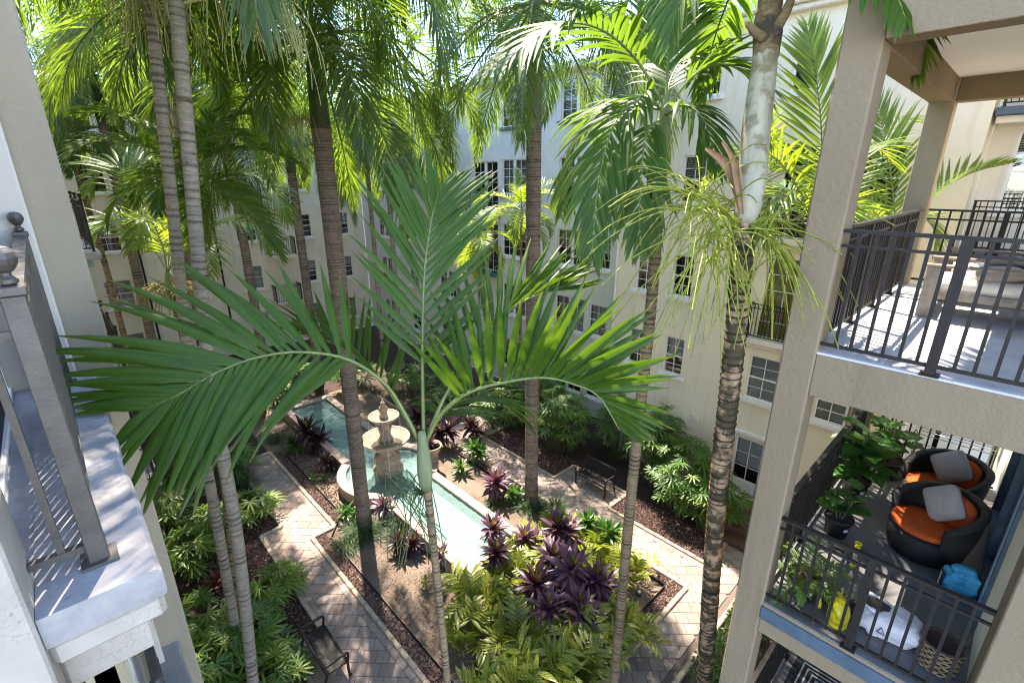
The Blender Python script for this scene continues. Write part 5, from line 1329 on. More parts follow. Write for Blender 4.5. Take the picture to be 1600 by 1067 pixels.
def fan_clump(label, base, rad, h, n, group, light=.3, scale=1.0, seed=0, cat='fan palm'):
    r = np.random.default_rng(seed + int(base[0] * 31 + base[1] * 17))
    T = thing('fan_palm', label, cat, base, 0, group); st = MB()
    for i in range(n):
        a = r.uniform(0, 6.28); q = math.sqrt(r.uniform(.0, 1)) * rad; zz = h * (.35 + .65 * r.uniform(0, 1) ** .6) * (1 - .35 * (q / rad) ** 2)
        p = np.array([q * math.cos(a), q * math.sin(a), zz])
        b_ = np.array([p[0] * .45, p[1] * .45, 0])
        st.tube(smoothpath([b_, b_ * .5 + p * .5 + [0, 0, .06], p], 5), [.012, .009, .007, .006, .005], 4, False)
        fam = FANL if r.uniform() < light else FANS
        az = a + r.normal(0, .5); tilt = r.uniform(-.1, .75)
        link('leaf', fam[r.integers(len(fam))], None, T, p, (r.normal(0, .2), tilt, az), scale * r.uniform(.8, 1.25))
    st.build('stems', 'cane', T)
    return T
GR = 'fan palms planted against the cream wall'
for (x, y, z, rad, h, n, lab) in [(868, 705, .2, .95, 2.5, 66, 'dark fan palm clump left of the shaded bench'), (775, 665, .2, .95, 2.0, 52, 'fan palm clump at the far corner of the right path'), (830, 650, .3, 1.0, 2.6, 56, 'fan palm clump against the recessed wall behind the royal palm'),
        (1015, 755, .1, .85, 2.7, 62, 'tall dark fan palm clump right of the shaded bench'), (1062, 800, .1, .9, 2.3, 64, 'wide fan palm clump in the rock bed before the cream wall'), (1105, 830, .1, .7, 1.9, 44, 'bushy fan palm between the banded trunk and the door'), (960, 715, .2, .7, 2.4, 44, 'tall fan palm behind the shaded bench by the drainpipe')]:
    p = G(x, y, z); fan_clump(lab, (p[0] + .35, p[1] + .1, 0), rad * 1.15, h * 1.1, int(n * 2.1), GR, .08, .95)
GL = 'fan palms in the left bed'
ll = 'shaded fan palm clump deep in the left bed toward the far wall'
for i, (x, y, rad, h, n, li, lab) in enumerate([(420, 930, .45, .9, 26, .75, 'yellow green fan palm clump leaning over the left path curb'), (440, 900, .35, .8, 16, .8, 'small yellow green fan palm at the step of the left path'), (400, 1010, .7, 1.2, 42, .5, 'fan palm clump filling the bed corner beside the sunny bench'), (330, 1060, .8, 1.3, 46, .5, 'big fan palm clump next to the lower worn ledge'), (420, 1075, .6, 1.0, 34, .6, 'fan palm clump behind the backrest of the sunny bench'), (320, 965, .6, 1.0, 30, .45, 'fan palm clump next to the red bromeliad'),
        (300, 860, .6, 1.1, 34, .6, 'fan palm clump at the foot of the beige column'), (265, 800, .6, 1.2, 30, .6, 'fan palm clump pressed against the side of the beige column'), (340, 820, .55, 1.2, 30, .3, 'fan palm clump right behind the grey leaning trunks'), (400, 790, .5, 1.1, 24, .4, 'fan palm clump at the upper step of the left path'), (300, 740, .7, 1.3, 34, .2, ll), (250, 720, .7, 1.3, 32, .2, ll), (370, 720, .6, 1.2, 26, .2, ll), (330, 660, .8, 1.4, 30, .15, ll), (270, 650, .8, 1.5, 30, .15, ll)]):
    p = G(x, y + 25); fan_clump(lab, (p[0], p[1], 0), rad * 1.1, h, int(n * 1.7), GL, li, seed=i)
# dark mass of shrubs at the far end
for i, (x, y, lab) in enumerate([(420, 640, 'shadowed shrub at the far left corner of the pool'), (470, 615, 'shadowed shrub behind the far pool rim'), (560, 610, 'shadowed shrub behind the fountain top'), (640, 615, 'shadowed shrub past the fountain toward the wall'), (700, 630, 'shadowed shrub beside the far end of the right path')]):
    p = G(x, y); fan_clump(lab, (p[0], p[1], 0), 1.0, 1.6, 34, 'shadowed shrubs at the far end', .1, 1.3, seed=50 + i, cat='shrub')

# ------------------------------------------------------------------ cordylines (purple), each leaf an object
def strap_mesh(L, w, droop, m_, seed):
    mb = MB(); blade(mb, (0, 0, 0), (1, 0, .0), np.array([0, 1.0, 0]), L, w, droop, 6, .18, .45, .35, .05); me = mb.mesh('leaf', True); me.materials.append(MATS[m_]); return me
CORD = {k: [strap_mesh(.50, .125, d, k, 0) for d in (.2, .55, .9)] for k in ('leaf_purple', 'leaf_plum', 'leaf_young', 'leaf_red', 'leaf_broad')}
def cordyline(label, base, heads, m_, group, seed, scale=1.0, young='leaf_young', nl=34):
    r = np.random.default_rng(seed); T = thing('cordyline', label, 'plant', base, 0, group); st = MB()
    for (dx, dy, h) in heads:
        top = np.array([dx, dy, h]); st.tube(smoothpath([(dx * .3, dy * .3, 0), (dx * .8, dy * .8, h * .5), top], 6), .014, 6)
        for i in range(nl):
            e = R(84 - 105 * (i / nl) ** .9 + r.normal(0, 5)); az = i * 2.4 + r.normal(0, .12)
            mm = young if i < 3 else m_
            fam = CORD[mm]; j = 0 if i < nl * .3 else (1 if i < nl * .7 else 2)
            link('leaf', fam[j], None, T, top + [0, 0, -.10 * i / nl], (r.normal(0, .25), -e, az), scale * (.75 if i < 4 else r.uniform(.85, 1.15)))
    st.build('stems', 'cane', T); return T
def at_h(x, y, h): p = G(x, y, h); return (p[0], p[1], 0)
CG = 'purple cordylines in the central bed'
for i, (x, y, h, heads, mm, sc, lab) in enumerate([
    (893, 890, .95, [(0, 0, .95)], 'leaf_purple', 1.15, 'largest purple cordyline head among the striped gingers'), (905, 945, .7, [(0, 0, .7), (-.1, -.25, .6)], 'leaf_purple', 1.0, 'low purple cordyline in front of the largest head'),
    (838, 912, .8, [(0, 0, .8)], 'leaf_plum', 1.0, 'dark plum cordyline holding a fallen pale leaf'), (870, 825, .8, [(0, 0, .8), (.2, -.2, .7)], 'leaf_purple', 1.0, 'mauve cordyline near the right curb'),
    (770, 825, .75, [(0, 0, .75)], 'leaf_purple', .8, 'pink tinged cordyline leaning over the pool rim, upper of two'), (775, 862, .75, [(0, 0, .75)], 'leaf_plum', .85, 'plum cordyline leaning over the pool rim, lower of two'),
    (775, 752, .7, [(0, 0, .7), (.15, .1, .45)], 'leaf_purple', .95, 'purple cordyline between pool rim and right path'), (600, 790, .5, [(0, 0, .5)], 'leaf_purple', .75, 'magenta cordyline at the foot of the royal palm by the fountain'),
    (478, 672, .9, [(0, 0, .9), (.35, -.3, .5)], 'leaf_plum', 1.15, 'near black cordyline on the left of the pool'), (700, 672, .8, [(0, 0, .8), (-.3, .2, .7)], 'leaf_plum', 1.0, 'dark cordyline behind the stone urn'), (625, 845, .45, [(0, 0, .45), (.3, -.2, .35)], 'leaf_plum', .7, 'small dark cordyline in the grass tuft'), (690, 865, .35, [(0, 0, .35)], 'leaf_purple', .55, 'small mauve cordyline under the pool rim')]):
    cordyline(lab, at_h(x, y, h), heads, mm, CG, 200 + i, sc * 1.22)
cordyline('red bromeliad glowing in the shade of the left bed', at_h(320, 925, .2), [(0, 0, .2), (.3, .2, .2)], 'leaf_red', None, 333, .7, 'leaf_red', 22)
cordyline('broad leaved green plant beside the stone urn', at_h(720, 728, .3), [(0, 0, .3)], 'leaf_broad', None, 334, 1.0, 'leaf_broad', 18)
cordyline('green and red crotons beside the foreground palm trunk', at_h(715, 950, .35), [(0, 0, .35), (.2, -.1, .3)], 'leaf_broad', None, 335, .7, 'leaf_red', 20)
cordyline('small yellow green plant alone on the pale gravel', at_h(665, 905, .3), [(0, 0, .3)], 'leaf_young', None, 336, .45, 'leaf_young', 16)
cordyline('low green plant between pool bay and left path rock', at_h(490, 745, .2), [(0, 0, .2), (.3, -.2, .15)], 'leaf_broad', None, 337, .5, 'leaf_young', 16)

# ------------------------------------------------------------------ variegated shell gingers (leafy canes)
def cane_mesh(seed, L=1.0, lean=.9):
    r = np.random.default_rng(seed); P = arc_path(L, 80, 80 - 75 * lean, 1.3, 12); P = smoothpath(P, 22)
    T_ = np.gradient(P, axis=0); T_ /= np.linalg.norm(T_, axis=1)[:, None]; rc = MB(); rc.tube(P, np.linspace(.012, .005, 22), 5); lv = MB(); n = 16
    for i in range(n):
        k = 5 + int(16 * i / n); sg = -1 if i % 2 else 1; t = T_[k]; S = np.array([0, 1.0, 0]); U = np.cross(S, t) * -1
        U = unit(ZUP - t * t[2])
        d = unit(t * .75 + S * sg * .9 + U * .15 + r.normal(0, .08, 3))
        blade(lv, P[k], d, unit(np.cross(d, U)), .43 * r.uniform(.75, 1.2), .10, .6, 5, .15, .4, .25, .06)
    return two_mat(rc, lv, 'leafy_stem', 'cane', 'leaf_ginger')
CANES = [cane_mesh(300 + i, L_, le) for i, (L_, le) in enumerate(((.9, .6), (1.05, .95), (1.15, 1.25), (.8, .3)))]
def ginger(label, base, n, sc, seed, az=None):
    r = np.random.default_rng(seed); T = thing('shell_ginger', label, 'plant', base, 0, 'striped gingers in the central bed')
    for i in range(n):
        a = i * 2.4 + r.normal(0, .3); q = .22 * math.sqrt(r.uniform())
        link('leafy_stem', CANES[r.integers(4)], None, T, (q * math.cos(a), q * math.sin(a), 0), (0, r.normal(0, .1), a), sc * r.uniform(.8, 1.15))
    return T
gl = 'yellow striped shell ginger in the central bed'
for i, (x, y, n, sc, lab) in enumerate([(745, 960, 15, .95, 'striped ginger on the pale gravel below the pool end'), (800, 915, 14, .85, 'striped ginger left of the dark plum cordyline'), (730, 1010, 9, .8, 'striped ginger touching the foreground palm trunk'), (810, 1010, 14, .9, 'striped ginger in mid bed below the dark plum cordyline'), (840, 1090, 15, 1.1, 'large striped ginger at the near bed edge, middle of three'), (780, 1120, 12, 1.1, 'large striped ginger at the near bed edge, closest to the foreground trunk'), (920, 1040, 15, 1.0, 'striped ginger below the low purple cordyline'), (965, 1000, 13, .9, 'striped ginger around the slim ringed trunk'), (940, 900, 12, .8, 'striped ginger behind the largest purple cordyline'), (820, 880, 14, .8, 'striped ginger against the near end of the pool rim'), (985, 905, 8, .65, 'small striped ginger near the right path corner'), (890, 1085, 12, 1.0, 'large striped ginger at the near bed edge, closest to the slim ringed trunk'), (930, 860, 10, .8, 'striped ginger under the broad leaved plants at the right curb'), (860, 850, 10, .8, 'striped ginger under the mauve cordyline near the right curb')]):
    p = G(x, y); ginger(lab, (p[0], p[1], 0), n, sc, 400 + i)

# ------------------------------------------------------------------ grass tufts, hedge, croton, urn plant
def tuft(label, base, rad, h, n, seed, w=.016, m_='leaf_grass'):
    r = np.random.default_rng(seed); T = thing('grass_tuft', label, 'grass', base); mb = MB()
    for i in range(n):
        a = r.uniform(0, 6.28); q = rad * .35 * math.sqrt(r.uniform()); p = (q * math.cos(a), q * math.sin(a), 0); e = r.uniform(.5, 1.5)
        a2 = a + r.normal(0, .6); d = np.array([math.cos(a2) * math.cos(e), math.sin(a2) * math.cos(e), math.sin(e)])
        blade(mb, p, d, np.array([-math.sin(a2), math.cos(a2), 0]), h * r.uniform(.6, 1.2), w, r.uniform(.6, 1.5), 4, 0, .3, .7, .05)
    mb.build('blades', m_, T, True); return T
for i, (x, y, rad, h, n, lab) in enumerate([(570, 835, .8, .65, 420, 'green grassy tuft around the royal palm by the fountain'), (545, 855, .6, .55, 240, 'grassy tuft at the step of the left path'), (625, 840, .7, .6, 240, 'loose grassy tuft along the pool wall'), (830, 795, .7, .6, 360, 'grey green grassy tuft around the royal palm before the bench'), (870, 800, .5, .55, 240, 'silvery grassy tuft by the right path curb'), (430, 690, .5, .5, 180, 'dim grassy tuft by the far left path'), (500, 700, .5, .45, 160, 'dim grassy tuft against the pool wall'), (770, 790, .4, .4, 120, 'small dark tuft by the pool rim'), (385, 760, .45, .7, 160, 'arching strap leaved tuft beside the left path')]):
    p = G(x, y); tuft(lab, (p[0], p[1], 0), rad, h, n, 500 + i)
def leafball(T, name, c, rx, ry, rz, n, size, m_, seed):
    r = np.random.default_rng(seed); mb = MB()
    for i in range(n):
        v = unit(r.normal(0, 1, 3)); q = r.uniform(.55, 1.05); lump = 1 + .18 * math.sin(v[0] * 7 + seed) * math.sin(v[1] * 6 + 1) 
        p = np.array(c) + v * np.array([rx, ry, rz]) * q * lump
        if p[2] < .02: continue
        d = unit(v + r.normal(0, .6, 3) + [0, 0, .3]); sd = unit(np.cross(d, r.normal(0, 1, 3)))
        blade(mb, p, d, sd, size * r.uniform(.7, 1.3), size * .5, .4, 2, .2, .5, .4, .1)
    return mb.build(name, m_, T, True)
for i, (x, y, rx, ry, h, lab) in enumerate([(1105, 1050, .75, .35, .9, 'clipped bright green hedge beside the banded trunk'), (1150, 990, .6, .35, .95, 'clipped bright green hedge partly behind the balcony column'), (1180, 975, .6, .3, .9, 'clipped hedge under the balcony corner')]):
    p = G(x, y); T = thing('hedge', lab, 'hedge', (p[0], p[1] - .15, 0)); leafball(T, 'foliage', (0, 0, h * .5), rx, ry, h * .55, 1500, .085, 'leaf_hedge', 600 + i)
    mb = MB(); [mb.tube([(rng.normal(0, .1), rng.normal(0, .06), 0), (rng.normal(0, .2), rng.normal(0, .1), h * .5)], .015, 5) for _ in range(5)]; mb.build('stems', 'cane', T)
# stone urn with plant
UR = thing('stone_urn', 'round carved stone urn on the pool rim beside the fountain', 'urn', (8.38, 12.95, 0))
mb = MB(); mb.lathe([(.24, 0), (.24, .42), (.27, .47), (.20, .52), (.17, .58), (.26, .68), (.34, .82), (.37, .94), (.40, .97), (.40, 1.02), (.36, 1.02), (.34, .93)], 32); mb.build('bowl', 'fountain_stone', UR, True)
mb = MB(); mb.lathe([(0.001, .95), (.35, .95)], 20); mb.build('soil', 'soil', UR)
cordyline('dark red leaved plant growing in the stone urn', (8.38, 12.95, .95), [(0, 0, .15)], 'leaf_plum', None, 340, .75, 'leaf_purple', 26)
# garden spotlight
SP = thing('garden_spotlight', 'small round garden light in the rock corner of the central bed', 'light', tuple(G(998, 930)))
mb = MB(); mb.lathe([(.05, 0), (.055, .06), (.075, .08), (.075, .12), (.06, .13), (0, .132)], 16); mb.build('housing', 'metal_grey', SP, True)
mb = MB(); mb.lathe([(.05, .133), (.03, .142), (0, .146)], 14); mb.build('lens', 'trim_white', SP, True)

# ------------------------------------------------------------------ fuller planting along the pool
for i, (x, y, h, mm, sc, nl, lab) in enumerate([(455, 690, .5, 'leaf_broad', .9, 26, 'broad green plant in the dim bed left of the pool'), (508, 720, .4, 'leaf_plum', .8, 26, 'dark plum plant in the notch of the pool bay'), (540, 800, .4, 'leaf_broad', .8, 24, 'green plant below the round pool bay'),
        (650, 650, .7, 'leaf_plum', 1.1, 30, 'dark plant behind the upper fountain bowl'), (740, 700, .6, 'leaf_broad', 1.0, 28, 'broad green plant between the urn and the right path'), (735, 665, .6, 'leaf_plum', 1.1, 30, 'dark plum plant at the bend of the right path'), (800, 770, .4, 'leaf_broad', .8, 24, 'low green plant left of the grey green tuft'),
        (950, 830, .6, 'leaf_broad', 1.0, 30, 'broad leaved green plant by the right curb'), (915, 815, .6, 'leaf_broad', 1.0, 30, 'broad leaved green plant beside the mauve cordyline'), (855, 950, .6, 'leaf_purple', 1.15, 34, 'mauve cordyline below the dark plum one'), (930, 905, .8, 'leaf_purple', 1.2, 34, 'tall mauve cordyline right of the largest head'), (865, 870, .75, 'leaf_purple', 1.15, 34, 'mauve cordyline between the plum and largest heads'), (820, 840, .6, 'leaf_purple', 1.0, 30, 'mauve cordyline at the near end of the pool')]):
    cordyline(lab, at_h(x, y, h), [(0, 0, h), (.18, -.12, h * .7)], mm, CG if 'purple' in mm else None, 900 + i, sc, 'leaf_young' if mm != 'leaf_broad' else 'leaf_broad', nl)
# fallen bits of leaf on the paving and rock
mb = MB(); r_ = np.random.default_rng(77)
for i in range(420):
    if i % 3 == 0: p = (r_.uniform(2.1, 4.3), r_.uniform(4, 18), .03)
    elif i % 3 == 1: p = (r_.uniform(10.1, 11.2), r_.uniform(4, 13), .03)
    else: p = (r_.uniform(4, 10), r_.uniform(2.95, 7), .03)
    if 2.0 < p[0] < 2.7 and p[1] > 9.2: continue
    a = r_.uniform(0, 6.28); blade(mb, p, (math.cos(a), math.sin(a), r_.uniform(0, .3)), np.array([-math.sin(a), math.cos(a), 0]), r_.uniform(.04, .16), r_.uniform(.008, .022), .5, 3, .2)
simple('leaf_litter', (0.20, 0.13, 0.06), 0.8, 0.5, 3)
tag(mb.build('leaf_litter', 'leaf_litter'), 'dry brown leaf litter scattered over paths and beds', 'leaf litter', kind='stuff')
# ================================================================== things on the balconies
simple('wicker', (0.012, 0.011, 0.011), 0.55, 0.4, 40, 1.0, 90, bdist=.01)
simple('fabric_orange', (0.52, 0.085, 0.018), 0.85, 0.15, 20, .3, 200, spec=.2)
simple('fabric_grey', (0.40, 0.36, 0.34), 0.9, 0.12, 20, .3, 200, spec=.2)
simple('fabric_cream', (0.62, 0.54, 0.45), 0.9, 0.1, 12, .3, 150, spec=.2)
simple('fabric_rose', (0.46, 0.35, 0.29), 0.9, 0.12, 12, .3, 150, spec=.2)
simple('wood_taupe', (0.20, 0.165, 0.13), 0.65, 0.3, 14, .3, 40)
simple('pot_black', (0.018, 0.018, 0.02), 0.45, 0.3, 10)
simple('pot_soil', (0.06, 0.04, 0.028), 0.95, 0.4, 60, 1, 60)
simple('plastic_yellow', (0.72, 0.60, 0.02), 0.35, 0.08, 10)
simple('plastic_white', (0.70, 0.68, 0.68), 0.4, 0.12, 8, .8, 14, bdist=.03)
simple('bag_blue', (0.015, 0.30, 0.48), 0.4, 0.25, 8, 1.0, 16, bdist=.03)
simple('bag_black', (0.01, 0.01, 0.012), 0.35, 0.2, 8)
simple('label_white', (0.7, 0.7, 0.68), 0.5, 0.05, 8)
simple('basket_straw', (0.26, 0.18, 0.10), 0.8, 0.4, 40, .6, 60)
simple('basket_lining', (0.055, 0.028, 0.02), 0.8, 0.2, 20)
simple('dry_leaf', (0.40, 0.28, 0.15), 0.8, 0.3, 10)

def superell(mb, rx, ry, rz, c, e1=.5, e2=.5, n=18, k=12, fn=None):
    def sp(v, e): return math.copysign(abs(v) ** e, v)
    v = []
    for i in range(k + 1):
        ph = -math.pi / 2 + math.pi * i / k
        for j in range(n):
            th = 2 * math.pi * j / n
            p = np.array([rx * sp(math.cos(ph), e1) * sp(math.cos(th), e2), ry * sp(math.cos(ph), e1) * sp(math.sin(th), e2), rz * sp(math.sin(ph), e1)])
            if fn is not None: p = fn(p)
            v.append(p + c)
    return mb.add(v, [(i * n + j, i * n + (j + 1) % n, (i + 1) * n + (j + 1) % n, (i + 1) * n + j) for i in range(k) for j in range(n)])
def wicker_chair(label, loc, rz):
    T = thing('wicker_chair', label, 'chair', loc, rz)       # opens to +x
    # round shell: horseshoe back, low at the front
    mb = MB(); n = 40; prof = []
    ang = np.linspace(R(62), R(298), n)
    v = []
    for a in ang:
        t = abs((a - math.pi) / R(118)); h = .78 - .22 * t ** 2.2
        flare = 1.0
        ro = .40; ri = .34; top = ro * 1.10
        ca, sa = math.cos(a), math.sin(a)
        for (r_, z_) in ((ro * .86, .02), (ro * .97, .25), (ro * 1.06, .45), (top, h - .04), (top + .012, h - .015), (top - .02, h + .008), (top - .075, h + .004), (ri + .02, h - .05), (ri, .42), (ri - .02, .30), (ri - .05, .28)): v.append((r_ * ca, r_ * sa, z_))
    m_ = 11
    f = [(i * m_ + j, (i + 1) * m_ + j, (i + 1) * m_ + (j + 1) % m_, i * m_ + (j + 1) % m_) for i in range(n - 1) for j in range(m_)]
    f.append(tuple(range(m_))); f.append(tuple((n - 1) * m_ + j for j in range(m_))[::-1])
    mb.add(v, f); mb.build('shell', 'wicker', T, True)
    mb = MB(); mb.lathe([(.33, .02), (.365, .15), (.375, .30), (.36, .325), (0, .33)], 36, c=(.03, 0, 0)); mb.build('seat_base', 'wicker', T, True)
    mb = MB(); superell(mb, .345, .345, .055, np.array([.05, 0, .385]), .6, 1.0, 32, 10); mb.build('seat_cushion', 'fabric_orange', T, True)
    mb = MB(); superell(mb, .06, .25, .19, np.zeros(3), .7, .6, 20, 10); o = mb.build('back_cushion', 'fabric_orange', T, True, (-.215, 0, .60)); o.rotation_euler = (0, -.25, 0)
    mb = MB(); superell(mb, .09, .20, .20, np.zeros(3), .28, .28, 28, 18, lambda p: p * np.array([max(.12, (1 - min(1, abs(p[1]) / .203) ** 2.4) * (1 - min(1, abs(p[2]) / .203) ** 2.4)) ** .5, 1, 1])); o = mb.build('scatter_cushion', 'fabric_grey', T, True, (-.12, -.04, .65)); o.rotation_euler = (.75, -.30, .1)
    mb = MB()
    for s_ in range(5):
        a = s_ * 1.2566 + .3; mb.tube([(.30 * math.cos(a), .30 * math.sin(a), 0), (.30 * math.cos(a), .30 * math.sin(a), .03)], .02, 8)
    mb.build('feet', 'pot_black', T); return T
wicker_chair('round black wicker chair with orange seat near the blue bag', (6.98, .0, F3), R(138))
wicker_chair('round black wicker chair with orange seat before the drying rack', (8.05, .02, F3), R(146))

def pot(label, loc, r, h, group=None, tagged=False, name='plant_pot', saucer=False):
    T = thing(name, label, 'plant pot', loc, rng.uniform(0, 6), group)
    mb = MB(); mb.lathe([(r * .74, 0), (r * .93, h * .88), (r * .95, h * .89), (r * 1.03, h * .90), (r * 1.03, h), (r * .96, h), (r * .93, h * .86)], 28); mb.build('pot', 'pot_black', T, True)
    mb = MB(); mb.lathe([(0.001, h * .90), (r * .93, h * .88)], 20); mb.build('potting_soil', 'pot_soil', T)
    if saucer: mb = MB(); mb.lathe([(r * 1.1, -.0), (r * 1.2, .03), (r * 1.12, .032), (r * 1.05, .012), (0.001, .012)], 24); mb.build('saucer', 'pot_black', T)
    return T
def plabel(T, r, h, az):
    mb = MB(); v = []
    for i in range(5):
        a = az + (i - 2) * .11
        for z_ in (.45, .62): rr = r * (.74 + .19 * z_ / .88) + .003; v.append((rr * math.cos(a), rr * math.sin(a), h * z_))
    mb.add(v, [(2 * i, 2 * i + 2, 2 * i + 3, 2 * i + 1) for i in range(4)]); mb.build('paper_label', 'label_white', T); T.rotation_euler = (0, 0, 0)
def broad_leaf(L, w, seed, lobes=0):
    r = np.random.default_rng(seed); mb = MB(); n = 9; v = []; lt = []; lw = []
    for i in range(n + 1):
        t = i / n; ww = w * (math.sin(math.pi * min(.999, t ** .75)) ** .7) * (1 + (.35 * (i % 2) if lobes and i > 2 else 0)) * .5 + .003
        x = L * t; z = -.25 * L * t * t
        for u in (-1, -.5, 0, .5, 1): v.append((x, u * ww, z + .16 * ww * abs(u) + .012 * math.sin(6 * t + 3 * u))); lt.append(t * .8); lw.append(u)
    mb.add(v, [(i * 5 + j, i * 5 + j + 1, (i + 1) * 5 + j + 1, (i + 1) * 5 + j) for i in range(n) for j in range(4)], lt=np.array(lt), lw=np.array(lw))
    me = mb.mesh('leaf', True); me.materials.append(MATS['leaf_broad']); return me
FIG = [broad_leaf(.30, .20, 1), broad_leaf(.34, .23, 2)]; MON = [broad_leaf(.26, .20, 3, 1), broad_leaf(.22, .17, 4, 1)]
def leafy(name, label, loc, stems, meshes, nl, sc, seed, spread=1.0, cat='plant'):
    r = np.random.default_rng(seed); T = thing(name, label, cat, loc); st = MB()
    for (dx, dy, h) in stems:
        P = smoothpath([(dx * .2, dy * .2, 0), (dx * .6, dy * .6, h * .5), (dx, dy, h)], 10); st.tube(P, np.linspace(.014, .008, 10), 6)
        for i in range(nl):
            k = 2 + int(7.9 * i / nl); a = i * 2.4 + r.normal(0, .2); e = r.uniform(-.1, .8) * spread
            link('leaf', meshes[r.integers(len(meshes))], None, T, P[k], (r.normal(0, .15), -e, a), sc * r.uniform(.75, 1.15))
    st.build('stems', 'cane', T); return T
# fiddle leaf fig, monsteras, potted palm
T = pot('tall black nursery pot holding the fiddle leaf fig', (7.55, .86, F3), .17, .34); plabel(T, .17, .34, -2.3)
leafy('fiddle_leaf_fig', 'fiddle leaf fig with big glossy leaves in a black pot', (7.55, .86, F3 + .28), [(0, 0, .80), (.08, .06, .62), (-.08, -.05, .55)], FIG, 15, 1.15, 11)
T = pot('black pot with paper label holding the split leaf plant', (6.55, .82, F3), .16, .26); plabel(T, .16, .26, -2.2)
leafy('split_leaf_plant', 'split leaf plant in the labelled pot beside the fig', (6.55, .82, F3 + .22), [(-.1, .1, .45), (.12, 0, .5), (0, -.12, .4)], MON, 6, .85, 12)
T = pot('wide black bowl pot on a saucer by the back railing', (8.72, .72, F3), .24, .22, saucer=True)
leafy('split_leaf_plant', 'leggy split leaf plant in the wide bowl pot', (8.72, .72, F3 + .18), [(.15, .2, .7), (-.15, .1, .6), (.1, -.25, .6), (.0, .0, .75)], MON, 5, 1.25, 13, .7)
T = pot('black nursery pot with paper label behind the front railing', (5.16, .80, F3), .165, .27); plabel(T, .165, .27, -2.5)
T = thing('potted_palm', 'small feathery palm in the pot behind the front railing', 'plant', (5.16, .80, F3 + .22))
for i in range(10):
    e = 80 - i * 9; j = int(np.argmin([abs(e - f_[0]) for f_ in BRIGHT])); link('frond', BRIGHT[j][1], None, T, (0, 0, 0), (0, 0, i * 2.4), .27)
mb = MB(); [mb.tube([(rng.normal(0, .05), rng.normal(0, .05), -.02), (rng.normal(0, .06), rng.normal(0, .06), .16)], .010, 5) for _ in range(8)]; mb.build('stems', 'sheath_brown', T)
# narrow planter box with small plants
T = thing('planter_box', 'low dark planter tray behind the front railing', 'planter', (5.28, .50, F3))
mb = MB(); mb.box(-.06, .06, -.16, .16, 0, .10, .01); mb.build('tray', 'pot_black', T); mb = MB(); mb.box(-.05, .05, -.15, .15, .1, .106); mb.build('potting_soil', 'pot_soil', T)
tuft('small sprouting plant in the low planter tray', (5.28, .50, F3 + .1), .2, .22, 40, 700, .02, 'leaf_bright')
# yellow jug
T = thing('yellow_jug', 'bright yellow plastic jug standing by the front railing', 'jug', tuple(G(1306, 972, F3)), .4)
mb = MB(); mb.lathe([(.09, 0), (.10, .02), (.104, .17), (.09, .23), (.045, .275), (.04, .29)], 20, fn=lambda a, z: 1 + .12 * np.cos(2 * a)); mb.build('body', 'plastic_yellow', T, True)
mb = MB(); mb.tube(smoothpath([(.05, 0, .27), (.14, 0, .26), (.145, 0, .17), (.10, 0, .12)], 10), .013, 8); mb.build('handle', 'plastic_yellow', T, True)
mb = MB(); mb.lathe([(.042, .29), (.042, .31), (.0, .312)], 14); mb.build('cap', 'plastic_yellow', T, True)
T = thing('water_gun', 'clear tube pump toy with yellow ends standing on the floor', 'toy', (6.02, .52, F3))
mb = MB(); mb.tube([(0, 0, .05), (.02, .0, .27)], .022, 10); mb.build('tube', 'fabric_rose', T, True)
mb = MB(); mb.tube([(-.004, 0, 0), (0, 0, .06)], .028, 10); mb.tube([(.02, 0, .26), (.022, 0, .29)], .028, 10); mb.build('grip', 'plastic_yellow', T, True)
mb = MB(); mb.tube([(.022 + .03 * math.cos(a), .03 * math.sin(a), .33 + .0 * a) for a in np.linspace(0, 6.283, 13)[:-1]], .009, 6, closed=True); mb.tube([(.022, 0, .29), (.022, 0, .33)], .009, 6); mb.build('pull_ring', 'plastic_yellow', T, True)
T = thing('spray_bottle', 'small yellow bottle beside the low planter tray', 'bottle', (5.12, .62, F3))
mb = MB(); mb.lathe([(.026, 0), (.028, .06), (.018, .075), (.016, .09), (0, .092)], 14); mb.build('body', 'plastic_yellow', T, True)
mb = MB(); mb.lathe([(.012, .092), (.012, .11), (0, .112)], 10); mb.build('nozzle', 'label_white', T)
# white sack
T = thing('white_sack', 'crumpled white plastic sack of soil lying open by the front railing', 'sack', (5.28, .06, F3), .2)
def crump(p):
    return p * (1 + .10 * math.sin(p[0] * 23 + p[1] * 17) * math.sin(p[2] * 29 + p[1] * 11) + .05 * math.sin(p[1] * 51 + p[0] * 37))
mb = MB(); superell(mb, .18, .27, .13, np.array([0, 0, .12]), .7, .6, 34, 20, crump); mb.build('bag', 'plastic_white', T, True)
mb = MB(); superell(mb, .10, .12, .03, np.array([.04, .12, .225]), .8, .8, 18, 8, crump); mb.build('soil_inside', 'pot_soil', T, True)
mb = MB(); pts = [(.04 + .12 * math.cos(a), .12 + .145 * math.sin(a), .235 + .018 * math.sin(3 * a)) for a in np.linspace(0, 6.283, 25)[:-1]]; mb.tube(pts, .02, 6, closed=True, jit=.2); mb.build('rolled_mouth', 'plastic_white', T, True)
mb = MB()                                              # printed triangle mark on the sack
v0 = [(-.175, .10, .10), (-.188, .04, .10), (-.168, .07, .16)]
for i in range(3): mb.tube([v0[i], v0[(i + 1) % 3]], .004, 4)
mb.build('printed_mark', 'bag_black', T)
